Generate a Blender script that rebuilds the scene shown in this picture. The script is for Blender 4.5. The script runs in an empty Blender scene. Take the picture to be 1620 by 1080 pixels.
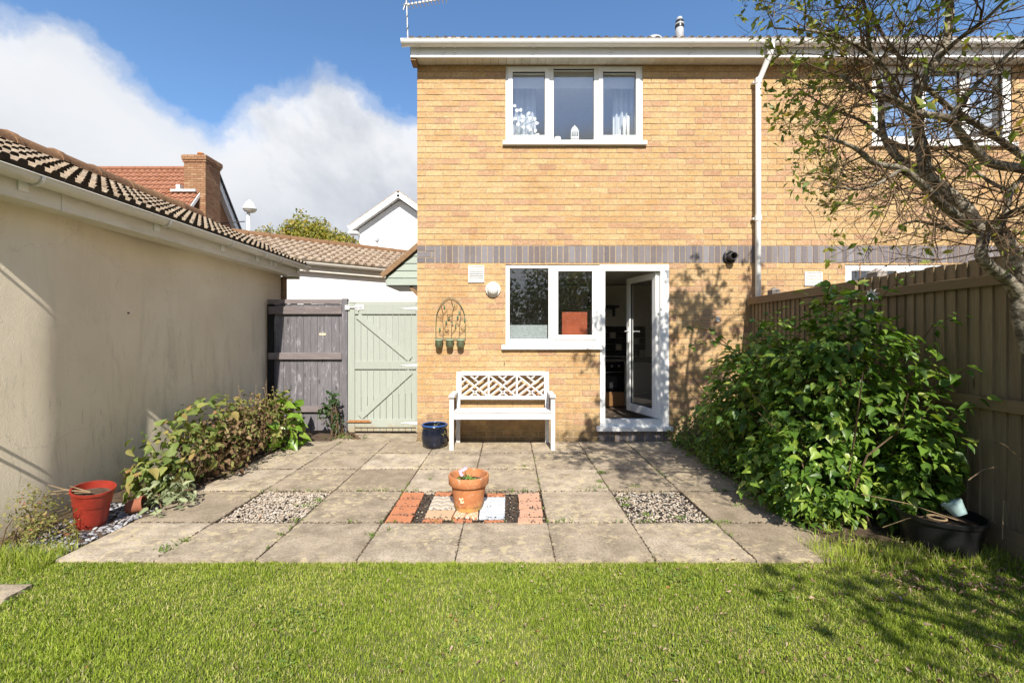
import bpy, math, random
import numpy as np
from mathutils import Vector, Matrix, noise as mnoise

random.seed(7)
rng = np.random.default_rng(7)
S = bpy.context.scene
COL = S.collection
R = math.radians

# ------------------------------------------------------------------ camera, sky, sun, exposure
CAMZ, F = 1.35, 700.0          # eye height (m), focal length in photo pixels (photo 1620 wide)
cam_d = bpy.data.cameras.new('camera')
cam = bpy.data.objects.new('camera', cam_d)
COL.objects.link(cam)
cam.location = (0, 0, CAMZ)
cam.rotation_euler = (R(90), 0, 0)
cam_d.sensor_width = 36
cam_d.lens = 36 * F / 1620
cam_d.shift_x = 5 / 1620
cam_d.shift_y = -8 / 1620
cam_d.clip_start = 0.05
cam_d.clip_end = 500
S.camera = cam

SUN_D = Vector((-0.09, 1.075, -1.0)).normalized()      # direction the light travels
sun_d = bpy.data.lights.new('sun', 'SUN')
sun_d.energy = 4.6
sun_d.angle = R(0.53)
sun_d.color = (1.0, 0.94, 0.84)
sun = bpy.data.objects.new('sun', sun_d)
COL.objects.link(sun)
sun.rotation_euler = SUN_D.to_track_quat('-Z', 'Y').to_euler()

S.view_settings.view_transform = 'Standard'
S.view_settings.look = 'None'
S.view_settings.gamma = 1
S.view_settings.exposure = 0.88
S.view_settings.use_curve_mapping = False


class NT:
    """tiny node-tree helper"""
    def __init__(self, tree):
        self.t = tree
        self.n = tree.nodes
        self.l = tree.links

    def node(self, typ, ins=None, **kw):
        n = self.n.new(typ)
        for k, v in kw.items():
            setattr(n, k, v)
        for k, v in (ins or {}).items():
            self.put(n.inputs[k], v)
        return n

    def put(self, sock, v):
        if isinstance(v, bpy.types.NodeSocket):
            self.l.new(v, sock)
        elif isinstance(v, tuple) and len(v) == 3 and sock.type == 'RGBA':
            sock.default_value = (*v, 1)
        else:
            sock.default_value = v

    def math(self, op, a, b=0.0, c=0.0, clamp=False):
        n = self.node('ShaderNodeMath', operation=op, use_clamp=clamp)
        self.put(n.inputs[0], a); self.put(n.inputs[1], b)
        if op in ('MULTIPLY_ADD', 'SMOOTH_MIN', 'WRAP'):
            self.put(n.inputs[2], c)
        return n.outputs[0]

    def noise(self, scale, detail=4, rough=.6, vec=None, dist=0.0, out='Fac'):
        n = self.node('ShaderNodeTexNoise', {'Scale': scale, 'Detail': detail, 'Roughness': rough, 'Distortion': dist})
        if vec is not None:
            self.l.new(vec, n.inputs['Vector'])
        return n.outputs[out]

    def ramp(self, fac, stops, interp='LINEAR'):
        n = self.node('ShaderNodeValToRGB')
        n.color_ramp.interpolation = interp
        e = n.color_ramp.elements
        while len(e) < len(stops):
            e.new(.5)
        for i, (p, c) in enumerate(stops):
            e[i].position = p
            if not isinstance(c, tuple):
                c = (c, c, c)
            e[i].color = (*c, 1)
        self.put(n.inputs[0], fac)
        return n.outputs[0]

    def mix(self, fac, a, b, blend='MIX'):
        n = self.node('ShaderNodeMix', data_type='RGBA', blend_type=blend)
        self.put(n.inputs[0], fac); self.put(n.inputs[6], a); self.put(n.inputs[7], b)
        return n.outputs[2]

    def pos(self, sx=1, sy=1, sz=1):
        g = self.node('ShaderNodeNewGeometry').outputs['Position']
        if (sx, sy, sz) == (1, 1, 1):
            return g
        m = self.node('ShaderNodeMapping', {'Vector': g, 'Scale': (sx, sy, sz)})
        return m.outputs[0]

    def sep(self, v):
        n = self.node('ShaderNodeSeparateXYZ', {0: v})
        return n.outputs

    def attr(self, name='tint'):
        return self.node('ShaderNodeAttribute', attribute_name=name).outputs['Fac']

    def rnd(self):
        """one random number per piece: face attribute + object random, wrapped"""
        o = self.node('ShaderNodeObjectInfo').outputs['Random']
        return self.math('FRACT', self.math('ADD', o, self.attr()))

    def bump(self, h, strength=.5, dist=.01):
        n = self.node('ShaderNodeBump', {'Strength': strength, 'Distance': dist, 'Height': h})
        return n.outputs[0]


# world: Nishita sky with procedural cloud bank
world = bpy.data.worlds.new('World')
S.world = world
world.use_nodes = True
w = NT(world.node_tree)
for n in list(w.n):
    w.n.remove(n)
wo = w.node('ShaderNodeOutputWorld')
bg = w.node('ShaderNodeBackground')
w.l.new(bg.outputs[0], wo.inputs[0])
sky = w.node('ShaderNodeTexSky', sky_type='NISHITA')
sky.sun_disc = False
sky.sun_elevation = R(42.8)
sky.sun_rotation = R(175)
sky.altitude = 50
sky.air_density = 1.0
sky.dust_density = 0.3
sky.ozone_density = 2.5
skyc = w.node('ShaderNodeHueSaturation', {'Saturation': 1.12, 'Value': 1.15, 'Color': sky.outputs[0]}).outputs[0]
gen = w.node('ShaderNodeTexCoord').outputs['Generated']
sx, sy, sz = w.sep(gen)[0:3]
az = w.math('ARCTAN2', sx, sy)
el = w.math('ARCSINE', sz)
azn = w.math('MULTIPLY_ADD', az, 180 / math.pi / 120, .5)
top = w.ramp(azn, [(p / 120 + .5, e / 60) for p, e in
                   [(-60, 24), (-49, 25), (-43, 24.3), (-37.4, 22), (-34, 21.5), (-31, 24), (-23.5, 27.8), (-16.3, 27.9),
                    (-11.7, 25.6), (0, 20), (40, 14), (60, 25)]])
n1 = w.noise(5.5, 9, .6, gen)
n2 = w.noise(2.3, 6, .55, gen)
d = w.math('SUBTRACT', w.math('MULTIPLY', top, 60 / 57.3), el)
d = w.math('ADD', d, w.math('MULTIPLY', w.math('SUBTRACT', n1, .5), .22))
mask = w.ramp(w.math('MULTIPLY_ADD', d, 8.0, .45), [(.22, 0), (.40, .30), (.66, .88), (1, .96)], 'EASE')
gap = w.ramp(w.noise(3.1, 5, .6, gen, .3), [(.30, .45), (.45, 1)])
mask = w.math('MULTIPLY', mask, gap)
edge = w.ramp(w.math('MULTIPLY_ADD', d, 2.6, 0.0), [(0, 1), (.5, .35), (1, .1)])
cl = w.mix(edge, (3.5, 3.65, 3.95), (5.5, 5.5, 5.5))
cl = w.mix(w.ramp(w.noise(5.0, 9, .62, gen, .6), [(.44, .0), (.60, .9)]), cl, (4.9, 4.95, 5.05))
cl = w.mix(w.ramp(w.noise(2.6, 7, .6, gen, .3), [(.50, .0), (.64, .8)]), cl, (3.0, 3.15, 3.5))
skymix = w.mix(mask, skyc, cl)
w.put(bg.inputs[0], skymix)
bg.inputs[1].default_value = 0.1

# ------------------------------------------------------------------ helpers


def gpt(px, py, z=0.0):
    """ground point (height z) seen at photo pixel px, py"""
    Y = (CAMZ - z) * F / (py - 532)
    return ((px - 805) / F * Y, Y)


HY = 5.73                     # house front plane


def wx(px, Y=HY):
    return (px - 805) / F * Y


def wz(py, Y=HY):
    return CAMZ + (532 - py) / F * Y


def P3(px, py, Y):
    return Vector((wx(px, Y), Y, wz(py, Y)))


class MB:
    def __init__(self):
        self.v = []; self.f = []; self.t = []

    def poly(self, pts, t=0.0):
        b = len(self.v)
        self.v += [tuple(p) for p in pts]
        self.f.append(tuple(range(b, b + len(pts))))
        self.t.append(t)

    def box(self, x0, x1, y0, y1, z0, z1, t=0.0, skip=''):
        b = len(self.v)
        self.v += [(x0, y0, z0), (x1, y0, z0), (x1, y1, z0), (x0, y1, z0), (x0, y0, z1), (x1, y0, z1), (x1, y1, z1), (x0, y1, z1)]
        fs = {'f': (0, 1, 5, 4), 'b': (2, 3, 7, 6), 'l': (3, 0, 4, 7), 'r': (1, 2, 6, 5), 'd': (3, 2, 1, 0), 'u': (4, 5, 6, 7)}
        for k, q in fs.items():
            if k not in skip:
                self.f.append(tuple(b + i for i in q)); self.t.append(t)
        return self

    def bar(self, a, b, wd, th, up=(0, 0, 1), t=0.0):
        """box from a to b, width wd (side), thickness th (along up)"""
        a = Vector(a); b = Vector(b)
        d = (b - a).normalized()
        up = Vector(up)
        s = d.cross(up).normalized() * (wd / 2)
        u = s.cross(d).normalized() * (th / 2)
        c = len(self.v)
        for p in (a, b):
            self.v += [tuple(p - s - u), tuple(p + s - u), tuple(p + s + u), tuple(p - s + u)]
        for q in ((0, 1, 2, 3), (7, 6, 5, 4), (0, 4, 5, 1), (1, 5, 6, 2), (2, 6, 7, 3), (3, 7, 4, 0)):
            self.f.append(tuple(c + i for i in q)); self.t.append(t)
        return self

    def tube(self, pts, rad, n=6, t=0.0, cap=True):
        pts = [Vector(p) for p in pts]
        if not hasattr(rad, '__len__'):
            rad = [rad] * len(pts)
        b = len(self.v)
        prev = None
        for i, p in enumerate(pts):
            d = (pts[min(i + 1, len(pts) - 1)] - pts[max(i - 1, 0)])
            if d.length < 1e-9:
                d = Vector((0, 0, 1))
            d.normalize()
            if prev is None:
                s = d.cross(Vector((0, 0, 1)) if abs(d.z) < .9 else Vector((1, 0, 0))).normalized()
            else:
                s = (prev - d * prev.dot(d)).normalized()
            prev = s
            u = d.cross(s)
            for k in range(n):
                a = 2 * math.pi * k / n
                q = p + (s * math.cos(a) + u * math.sin(a)) * rad[i]
                self.v.append((q.x, q.y, q.z))
        for i in range(len(pts) - 1):
            for k in range(n):
                k2 = (k + 1) % n
                self.f.append((b + i * n + k, b + i * n + k2, b + (i + 1) * n + k2, b + (i + 1) * n + k))
                self.t.append(t)
        if cap:
            self.f.append(tuple(b + k for k in reversed(range(n)))); self.t.append(t)
            e = b + (len(pts) - 1) * n
            self.f.append(tuple(e + k for k in range(n))); self.t.append(t)
        return self

    def lathe(self, prof, c=(0, 0, 0), n=32, t=0.0, axis='z'):
        b = len(self.v)
        for r, h in prof:
            for k in range(n):
                a = 2 * math.pi * k / n
                if axis == 'z':
                    self.v.append((c[0] + r * math.cos(a), c[1] + r * math.sin(a), c[2] + h))
                else:   # axis pointing to -Y
                    self.v.append((c[0] + r * math.cos(a), c[1] - h, c[2] + r * math.sin(a)))
        for i in range(len(prof) - 1):
            for k in range(n):
                k2 = (k + 1) % n
                self.f.append((b + i * n + k, b + i * n + k2, b + (i + 1) * n + k2, b + (i + 1) * n + k)); self.t.append(t)
        return self

    def disc(self, r, c, n=24, t=0.0, axis='z'):
        pts = []
        for k in range(n):
            a = 2 * math.pi * k / n
            pts.append((c[0] + r * math.cos(a), c[1] + r * math.sin(a), c[2]) if axis == 'z' else
                       (c[0] + r * math.cos(a), c[1], c[2] + r * math.sin(a)))
        self.poly(pts, t)
        return self

    def sheet(self, prof, a, b, t=0.0):
        """extrude a profile (list of 3-D offsets) from a to b"""
        a = Vector(a); b = Vector(b)
        c = len(self.v)
        for p in (a, b):
            for o in prof:
                q = p + Vector(o)
                self.v.append((q.x, q.y, q.z))
        n = len(prof)
        for i in range(n - 1):
            self.f.append((c + i, c + i + 1, c + n + i + 1, c + n + i)); self.t.append(t)
        return self

    def mesh(self, name, m=None, smooth=False):
        me = bpy.data.meshes.new(name)
        me.from_pydata(self.v, [], self.f)
        if m is not None:
            me.materials.append(m)
        at = me.attributes.new('tint', 'FLOAT', 'FACE')
        at.data.foreach_set('value', np.array(self.t, dtype=np.float32))
        if smooth:
            me.polygons.foreach_set('use_smooth', np.ones(len(self.f), dtype=bool))
        me.update()
        return me

    def obj(self, name, m, parent=None, smooth=False, bevel=0, **props):
        return link(name, self.mesh(name, m, smooth), parent, bevel, **props)


def link(name, me, parent=None, bevel=0, loc=None, **props):
    o = bpy.data.objects.new(name, me)
    COL.objects.link(o)
    if parent is not None:
        o.parent = parent
        if not parent.parent and parent.type == 'EMPTY' or parent.get('_inv'):
            pass
        o.matrix_parent_inverse = world_of(parent).inverted()
    if loc is not None:
        o.location = loc
    if bevel:
        b = o.modifiers.new('bevel', 'BEVEL')
        b.width = bevel; b.segments = 2; b.limit_method = 'ANGLE'; b.angle_limit = R(40)
    for k, v in props.items():
        o[k] = v
    return o


def world_of(o):
    m = Matrix.LocRotScale(o.location, o.rotation_euler, o.scale)
    if o.parent:
        return world_of(o.parent) @ o.matrix_parent_inverse @ m
    return m


def thing(name, label, cat, loc=(0, 0, 0), group=None):
    o = bpy.data.objects.new(name, None)
    COL.objects.link(o)
    o.location = loc
    o.empty_display_size = .1
    o['label'] = label; o['category'] = cat
    if group:
        o['group'] = group
    return o


def tagd(o, label, cat, group=None):
    o['label'] = label; o['category'] = cat
    if group:
        o['group'] = group
    return o


def np_mesh(name, V, faces, m, tint=None, smooth=False):
    """V (n,3) array; faces (k, c) array with c corners each"""
    me = bpy.data.meshes.new(name)
    k, c = faces.shape
    me.vertices.add(len(V)); me.vertices.foreach_set('co', V.astype(np.float32).ravel())
    me.loops.add(k * c); me.loops.foreach_set('vertex_index', faces.astype(np.int32).ravel())
    me.polygons.add(k)
    me.polygons.foreach_set('loop_start', (np.arange(k) * c).astype(np.int32))
    if smooth:
        me.polygons.foreach_set('use_smooth', np.ones(k, dtype=bool))
    me.materials.append(m)
    if tint is not None:
        at = me.attributes.new('tint', 'FLOAT', 'FACE')
        at.data.foreach_set('value', tint.astype(np.float32))
    me.update(calc_edges=True)
    return me


# leaf templates: (verts, quads); y = along the leaf, z = out of the blade
HEART_V = np.array([(0, 0, 0), (0, .42, -.03), (0, 1, -.20), (.20, .05, .06), (.33, .30, .11), (.17, .66, .02),
                    (-.20, .05, .06), (-.33, .30, .11), (-.17, .66, .02)])
HEART_F = np.array([(0, 3, 4, 1), (1, 4, 5, 2), (1, 7, 6, 0), (2, 8, 7, 1)])
SMALL_V = np.array([(0, 0, 0), (.2, .45, .06), (0, 1, -.06), (-.2, .45, .06), (0, .5, 0.0)])
SMALL_F = np.array([(0, 1, 2, 4), (0, 4, 2, 3)])


def frames(N, tip):
    """rotation matrices with z=N (normals), y≈tip"""
    N = N / np.linalg.norm(N, axis=1, keepdims=True)
    T = tip - N * np.sum(tip * N, axis=1, keepdims=True)
    T = T / (np.linalg.norm(T, axis=1, keepdims=True) + 1e-9)
    X = np.cross(T, N)
    return np.stack([X, T, N], axis=2)


def scatter(name, tv, tf, P, M, sc, m, tint):
    k = len(tv); n = len(P)
    V = np.einsum('nij,kj->nki', M, tv) * np.asarray(sc).reshape(-1, 1, 1) + P[:, None, :]
    Fc = (tf[None, :, :] + (np.arange(n) * k)[:, None, None]).reshape(-1, tf.shape[1])
    return np_mesh(name, V.reshape(-1, 3), Fc, m, np.repeat(tint, len(tf)))


def rand_dirs(n):
    v = rng.normal(size=(n, 3))
    return v / np.linalg.norm(v, axis=1, keepdims=True)


def ellipsoid_pts(n, c, r, power=.35, zmin=.03):
    d = rand_dirs(n * 2)
    rad = rng.random(n * 2) ** power
    p = np.array(c) + d * rad[:, None] * np.array(r)
    ok = p[:, 2] > zmin
    p, d = p[ok][:n], d[ok][:n]
    nn = d / np.array(r)
    return p, nn / np.linalg.norm(nn, axis=1, keepdims=True)


# ------------------------------------------------------------------ materials
MT = {}


def mat(name, rough=.8, spec=.3):
    m = bpy.data.materials.new(name)
    m.use_nodes = True
    t = NT(m.node_tree)
    b = t.n['Principled BSDF']
    b.inputs['Roughness'].default_value = rough
    b.inputs['Specular IOR Level'].default_value = spec
    MT[name] = m
    return m, t, b


def simple(name, col, rough=.6, spec=.3, var=.15, scale=12, bump=0.0, bscale=60, metal=0.0):
    m, t, b = mat(name, rough, spec)
    n = t.noise(scale, 5, .65, t.pos())
    lo = tuple(c * (1 - var) for c in col); hi = tuple(min(1, c * (1 + var)) for c in col)
    t.put(b.inputs['Base Color'], t.ramp(n, [(.3, lo), (.7, hi)]))
    b.inputs['Metallic'].default_value = metal
    if bump:
        t.put(b.inputs['Normal'], t.bump(t.noise(bscale, 5, .7, t.pos()), bump, .004))
    return m


def brick_mat(name, cols, dirt=True, stain=.35, sk=1.0):
    m, t, b = mat(name, .92, .15)
    r = t.rnd()
    c = t.ramp(r, cols)
    fine = t.noise(95, 6, .75, t.pos(1, 1, 1.6))
    c = t.mix(t.ramp(t.noise(30, 8, .85, t.pos(1, 1, 1.3)), [(.39, .85 * sk), (.50, 0)]), c, (.25, .14, .075))
    c = t.mix(t.ramp(t.noise(24, 8, .85, t.pos(1.1, 1, 1.5)), [(.54, 0), (.63, .75 * sk)]), c, (.64, .53, .35))
    c = t.mix(t.ramp(fine, [(.52, 0), (.66, .8 * sk)]), c, (.70, .58, .38))
    mid = t.noise(17, 4, .6, t.pos(1, 1, 1.5))
    c = t.mix(t.ramp(mid, [(.45, 0), (.72, stain)]), c, (.40, .22, .12))
    big = t.noise(1.5, 7, .7, t.pos(1, 1, .55))
    c = t.mix(t.ramp(big, [(.48, 0), (.7, .35)]), c, (.62, .42, .24), 'MULTIPLY')
    if dirt:
        z = t.sep(t.pos())[2]
        k = t.math('ADD', t.math('MULTIPLY', z, -1.7), t.math('MULTIPLY', t.noise(6, 6, .7, t.pos()), 1.5))
        c = t.mix(t.ramp(k, [(.12, 0), (.75, .8)]), c, (.13, .10, .055))
        speck = t.noise(22, 7, .8, t.pos())
        sp = t.math('MULTIPLY', t.ramp(speck, [(.60, 0), (.66, 1)]), t.ramp(z, [(.05, 1), (.6, 0)]))
        c = t.mix(t.math('MULTIPLY', sp, .7), c, (.62, .56, .40))
    t.put(b.inputs['Base Color'], c)
    t.put(b.inputs['Normal'], t.bump(t.math('ADD', fine, t.math('MULTIPLY', mid, .5)), .8, .006))
    return m


brick_mat('buff_brick', [(0, (.46, .295, .125)), (.2, (.52, .345, .158)), (.4, (.44, .265, .112)), (.6, (.54, .37, .185)), (.72, (.46, .305, .14)),
                         (.85, (.44, .255, .145)), (1, (.37, .215, .125))])
brick_mat('blue_brick', [(0, (.13, .12, .13)), (.3, (.19, .18, .195)), (.6, (.15, .13, .135)), (1, (.225, .22, .24))], False, .06, .12)
brick_mat('brown_brick', [(0, (.20, .10, .055)), (.3, (.28, .155, .085)), (.6, (.24, .11, .06)), (1, (.34, .21, .12))], False, .35, .4)
simple('mortar', (.36, .275, .18), .95, .1, .25, 9, .5, 80)
simple('brown_mortar', (.30, .21, .14), .95, .1, .2, 9)

# white uPVC
m, t, b = mat('upvc', .32, .5)
n = t.noise(5, 6, .7, t.pos())
t.put(b.inputs['Base Color'], t.ramp(n, [(.3, (.76, .76, .74)), (.7, (.82, .82, .80))]))
m, t, b = mat('old_white_plastic', .45, .4)
n = t.noise(7, 7, .75, t.pos(1, .35, 1))
t.put(b.inputs['Base Color'], t.ramp(n, [(.25, (.55, .51, .43)), (.55, (.70, .67, .60)), (.8, (.74, .72, .66))]))
m, t, b = mat('gutter_seal', .6, .3)
b.inputs['Base Color'].default_value = (.05, .05, .05, 1)

# glass: reflective and transparent
m = bpy.data.materials.new('glass'); m.use_nodes = True; MT['glass'] = m
t = NT(m.node_tree)
for n in list(t.n):
    t.n.remove(n)
o = t.node('ShaderNodeOutputMaterial')
wob = t.bump(t.noise(1.3, 1, .5, t.pos()), .02, .02)
gl = t.node('ShaderNodeBsdfGlossy', {'Roughness': 0.01, 'Color': (.95, .97, 1.0), 'Normal': wob})
tr = t.node('ShaderNodeBsdfTransparent', {'Color': (.96, .975, .97)})
fr = t.node('ShaderNodeLayerWeight', {'Blend': .5})
fac = t.math('MULTIPLY_ADD', t.math('POWER', fr.outputs['Facing'], 4.0), .7, .21)
mx = t.node('ShaderNodeMixShader', {0: fac, 1: tr.outputs[0], 2: gl.outputs[0]})
t.l.new(mx.outputs[0], o.inputs[0])
MT['clear_glass'] = m

# painted / weathered timber
def wood_mat(name, c1, c2, rough=.8, peel=None, axis='z', knots=False, stain=None, spec=.2, var=.42):
    m, t, b = mat(name, rough, spec)
    sc = {'z': (22, 22, 1.4), 'x': (1.4, 22, 22), 'y': (22, 1.4, 22)}[axis]
    g = t.noise(3.0, 7, .7, t.pos(*sc), .3)
    c = t.ramp(g, [(.28, c1), (.70, c2)])
    r = t.rnd()
    c = t.mix(t.ramp(r, [(0, .0), (1, var)]), c, tuple(x * .6 for x in c1))
    if knots:
        kn = t.node('ShaderNodeTexVoronoi', {'Scale': 1.0, 'Vector': t.pos(9, 9, 2.4)}).outputs['Distance']
        c = t.mix(t.ramp(kn, [(.05, .8), (.10, .25), (.14, 0)]), c, tuple(x * .35 for x in c1))
    if peel:
        p = t.noise(14, 8, .78, t.pos(*[1 if s > 2 else .3 for s in sc]))
        c = t.mix(t.ramp(p, [(.56, 0), (.66, .85)]), c, peel)
    if stain:
        z = t.sep(t.pos())[2]
        k = t.math('SUBTRACT', t.noise(9, 7, .75, t.pos(1, 1, .4)), t.math('MULTIPLY', z, 2.4))
        c = t.mix(t.ramp(k, [(.18, 0), (.45, .9)]), c, stain)
    t.put(b.inputs['Base Color'], c)
    t.put(b.inputs['Normal'], t.bump(g, .35, .003))
    return m


wood_mat('sage_paint', (.305, .33, .285), (.365, .39, .345), .6, None, 'z', stain=(.30, .245, .16), var=.14)
wood_mat('sage_cladding', (.30, .345, .295), (.36, .405, .355), .6, None, 'x', var=.15)
wood_mat('grey_timber', (.105, .098, .105), (.20, .19, .205), .9, (.33, .31, .33), 'z', knots=True)
wood_mat('grey_rail', (.15, .12, .12), (.25, .22, .22), .9, (.34, .29, .25), 'x')
wood_mat('bench_paint', (.52, .51, .49), (.76, .75, .73), .75, (.30, .285, .26), 'x', var=.15)
wood_mat('fence_board', (.20, .15, .09), (.31, .24, .15), .9, None, 'z', knots=True)
wood_mat('fence_rail', (.21, .15, .085), (.29, .21, .125), .9, None, 'y')
wood_mat('old_post', (.22, .19, .16), (.36, .32, .29), .95, (.42, .38, .35), 'z')
wood_mat('brown_wood', (.20, .10, .045), (.34, .18, .08), .6, None, 'x')

# render (stucco)
m, t, b = mat('cream_render', .95, .1)
big = t.noise(1.2, 5, .6, t.pos())
c = t.ramp(big, [(.3, (.69, .60, .46)), (.7, (.79, .70, .555))])
st = t.noise(2.0, 7, .75, t.pos(1, 3.2, .55), .5)
z = t.sep(t.pos())[2]
low = t.ramp(z, [(0, 1), (.35, .85), (.85, .12)])
zz = t.math('MULTIPLY', z, .5)
low = t.ramp(zz, [(0, 1), (.4, .8), (.9, .15)])
c = t.mix(t.math('MULTIPLY', t.ramp(st, [(.50, 0), (.68, .50)]), low), c, (.24, .215, .155))
st2 = t.noise(4, 8, .75, t.pos(1, 4.5, 1.0), .6)
c = t.mix(t.math('MULTIPLY', t.ramp(st2, [(.58, 0), (.70, .55)]), low), c, (.12, .12, .10))
crk = t.node('ShaderNodeTexVoronoi', {'Scale': 1.3, 'Vector': t.node('ShaderNodeVectorMath', {0: t.pos(), 1: t.node('ShaderNodeVectorMath', {0: t.noise(5, 6, .7, t.pos(), out='Color'), 'Scale': .35}, operation='SCALE').outputs[0]}, operation='ADD').outputs[0]}, feature='DISTANCE_TO_EDGE').outputs['Distance']
c = t.mix(t.math('MULTIPLY', t.ramp(crk, [(.0, .4), (.004, 0)]), t.ramp(t.noise(1.1, 3, .5, t.pos()), [(.45, 0), (.6, 1)])), c, (.20, .17, .12))
dk = t.math('SUBTRACT', t.noise(4, 6, .7, t.pos()), t.math('MULTIPLY', z, 1.5))
c = t.mix(t.ramp(dk, [(.1, 0), (.6, .6)]), c, (.24, .21, .15))
t.put(b.inputs['Base Color'], c)
h = t.noise(120, 6, .7, t.pos())
h2 = t.noise(14, 5, .6, t.pos())
t.put(b.inputs['Normal'], t.bump(t.math('ADD', h, t.math('MULTIPLY', h2, .5)), .6, .006))
simple('white_render', (.80, .80, .79), .9, .1, .05, 3, .3, 60)
simple('kitchen_wall', (.80, .77, .69), .9, .1, .05)
simple('bedroom_wall', (.70, .71, .72), .9, .1, .05)
simple('black_gap', (.02, .02, .02), .9, .1)

# paving
m, t, b = mat('slab', .93, .15)
r = t.rnd()
c = t.ramp(r, [(0, (.31, .25, .18)), (.3, (.41, .34, .255)), (.6, (.36, .295, .22)), (.85, (.48, .405, .31)), (1, (.55, .47, .37))])
mid = t.noise(5, 7, .7, t.pos())
c = t.mix(t.ramp(mid, [(.36, .75), (.60, 0)]), c, (.17, .135, .095))
flk = t.noise(26, 5, .7, t.pos(1, 1.6, 1))
c = t.mix(t.ramp(flk, [(.60, 0), (.66, .6)]), c, (.52, .44, .31))
fine = t.noise(70, 6, .8, t.pos())
c = t.mix(t.ramp(fine, [(.36, .75), (.54, 0)]), c, (.13, .105, .075))
lich = t.math('MULTIPLY', t.ramp(t.noise(17, 5, .62, t.pos(1, 1.15, 1), .5), [(.525, 0), (.56, 1)]), t.ramp(t.math('ADD', t.noise(1.7, 5, .65, t.pos()), t.math('MULTIPLY', r, .10)), [(.50, .0), (.62, .68)]))
c = t.mix(lich, c, (.49, .41, .25))
t.put(b.inputs['Base Color'], c)
t.put(b.inputs['Normal'], t.bump(t.math('ADD', fine, mid), .6, .006))

m, t, b = mat('pebble', .7, .3)
t.put(b.inputs['Base Color'], t.mix(t.ramp(t.noise(60, 4, .6, t.pos()), [(.4, 0), (.7, .4)]), t.ramp(t.attr(), [(0, (.24, .19, .145)), (.3, (.46, .39, .31)), (.6, (.36, .28, .21)), (.85, (.56, .51, .43)), (1, (.27, .25, .23))]), (.25, .21, .17)))
m, t, b = mat('slate_chip', .7, .3)
t.put(b.inputs['Base Color'], t.ramp(t.attr(), [(0, (.14, .14, .15)), (.5, (.25, .25, .27)), (1, (.42, .41, .41))]))
m, t, b = mat('black_chip', .7, .3)
t.put(b.inputs['Base Color'], t.ramp(t.attr(), [(0, (.025, .022, .02)), (.7, (.07, .06, .055)), (.86, (.10, .09, .08)), (.93, (.40, .34, .24)), (1, (.45, .40, .33))]))
simple('soil', (.085, .06, .042), .95, .1, .4, 25, .9, 50)
simple('terracotta_tile', (.42, .17, .085), .8, .2, .14, 14, .2)
simple('pink_tile', (.48, .28, .19), .8, .2, .08, 14, .2)

def tile_pattern(name, kind):
    m, t, b = mat(name, .5, .4)
    g = t.pos()
    x, y, z = t.sep(g)[0:3]
    if kind == 'chevron':
        zig = t.math('ABSOLUTE', t.math('SUBTRACT', t.math('FRACT', t.math('MULTIPLY', x, 11)), .5))
        f = t.math('FRACT', t.math('ADD', t.math('MULTIPLY', y, 13), zig))
        c = t.ramp(f, [(0, (.45, .37, .27)), (.30, (.45, .37, .27)), (.34, (.30, .27, .24)), (.62, (.34, .30, .26)), (.66, (.52, .48, .42)), (1, (.52, .48, .42))], 'CONSTANT')
    elif kind == 'tan':
        u = t.math('ABSOLUTE', t.math('SUBTRACT', t.math('FRACT', t.math('MULTIPLY', x, 6)), .5))
        v = t.math('ABSOLUTE', t.math('SUBTRACT', t.math('FRACT', t.math('MULTIPLY', y, 7)), .5))
        f = t.math('FRACT', t.math('MULTIPLY', t.math('ADD', u, v), 3))
        c = t.ramp(f, [(0, (.46, .33, .21)), (.75, (.46, .33, .21)), (.8, (.50, .33, .20))], 'CONSTANT')
    elif kind == 'orange':
        u = t.math('ABSOLUTE', t.math('SUBTRACT', t.math('FRACT', t.math('MULTIPLY', x, 8)), .5))
        v = t.math('ABSOLUTE', t.math('SUBTRACT', t.math('FRACT', t.math('MULTIPLY', y, 9)), .5))
        f = t.math('FRACT', t.math('MULTIPLY', t.math('ADD', u, v), 2))
        c = t.ramp(f, [(0, (.60, .28, .13)), (.4, (.72, .60, .46)), (.6, (.55, .24, .12)), (.8, (.70, .62, .55))], 'CONSTANT')
    else:
        n = t.noise(9, 6, .6, g, 1.2)
        c = t.ramp(n, [(.42, (.50, .52, .55)), (.5, (.38, .43, .49)), (.56, (.56, .57, .59))])
    t.put(b.inputs['Base Color'], c)
    return m


for k in ('chevron', 'tan', 'orange', 'marble'):
    tile_pattern('tile_' + k, k)

# roof tiles
def rooftile_mat(name, cols, lichen, dark, thr=.52, bd=.35):
    m, t, b = mat(name, .95, .1)
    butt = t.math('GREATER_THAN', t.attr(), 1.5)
    c = t.ramp(t.rnd(), cols)
    n = t.noise(16, 7, .75, t.pos())
    c = t.mix(t.ramp(n, [(thr, 0), (thr + .1, .85)]), c, lichen)
    n = t.noise(30, 6, .75, t.pos())
    c = t.mix(t.ramp(n, [(.55, 0), (.64, .85)]), c, dark)
    c = t.mix(t.math('MULTIPLY', butt, bd), c, (.022, .018, .014))  # butt ends near-black: undercut shade put into the colour, along with moss
    t.put(b.inputs['Base Color'], c)
    t.put(b.inputs['Normal'], t.bump(n, .6, .006))


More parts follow.
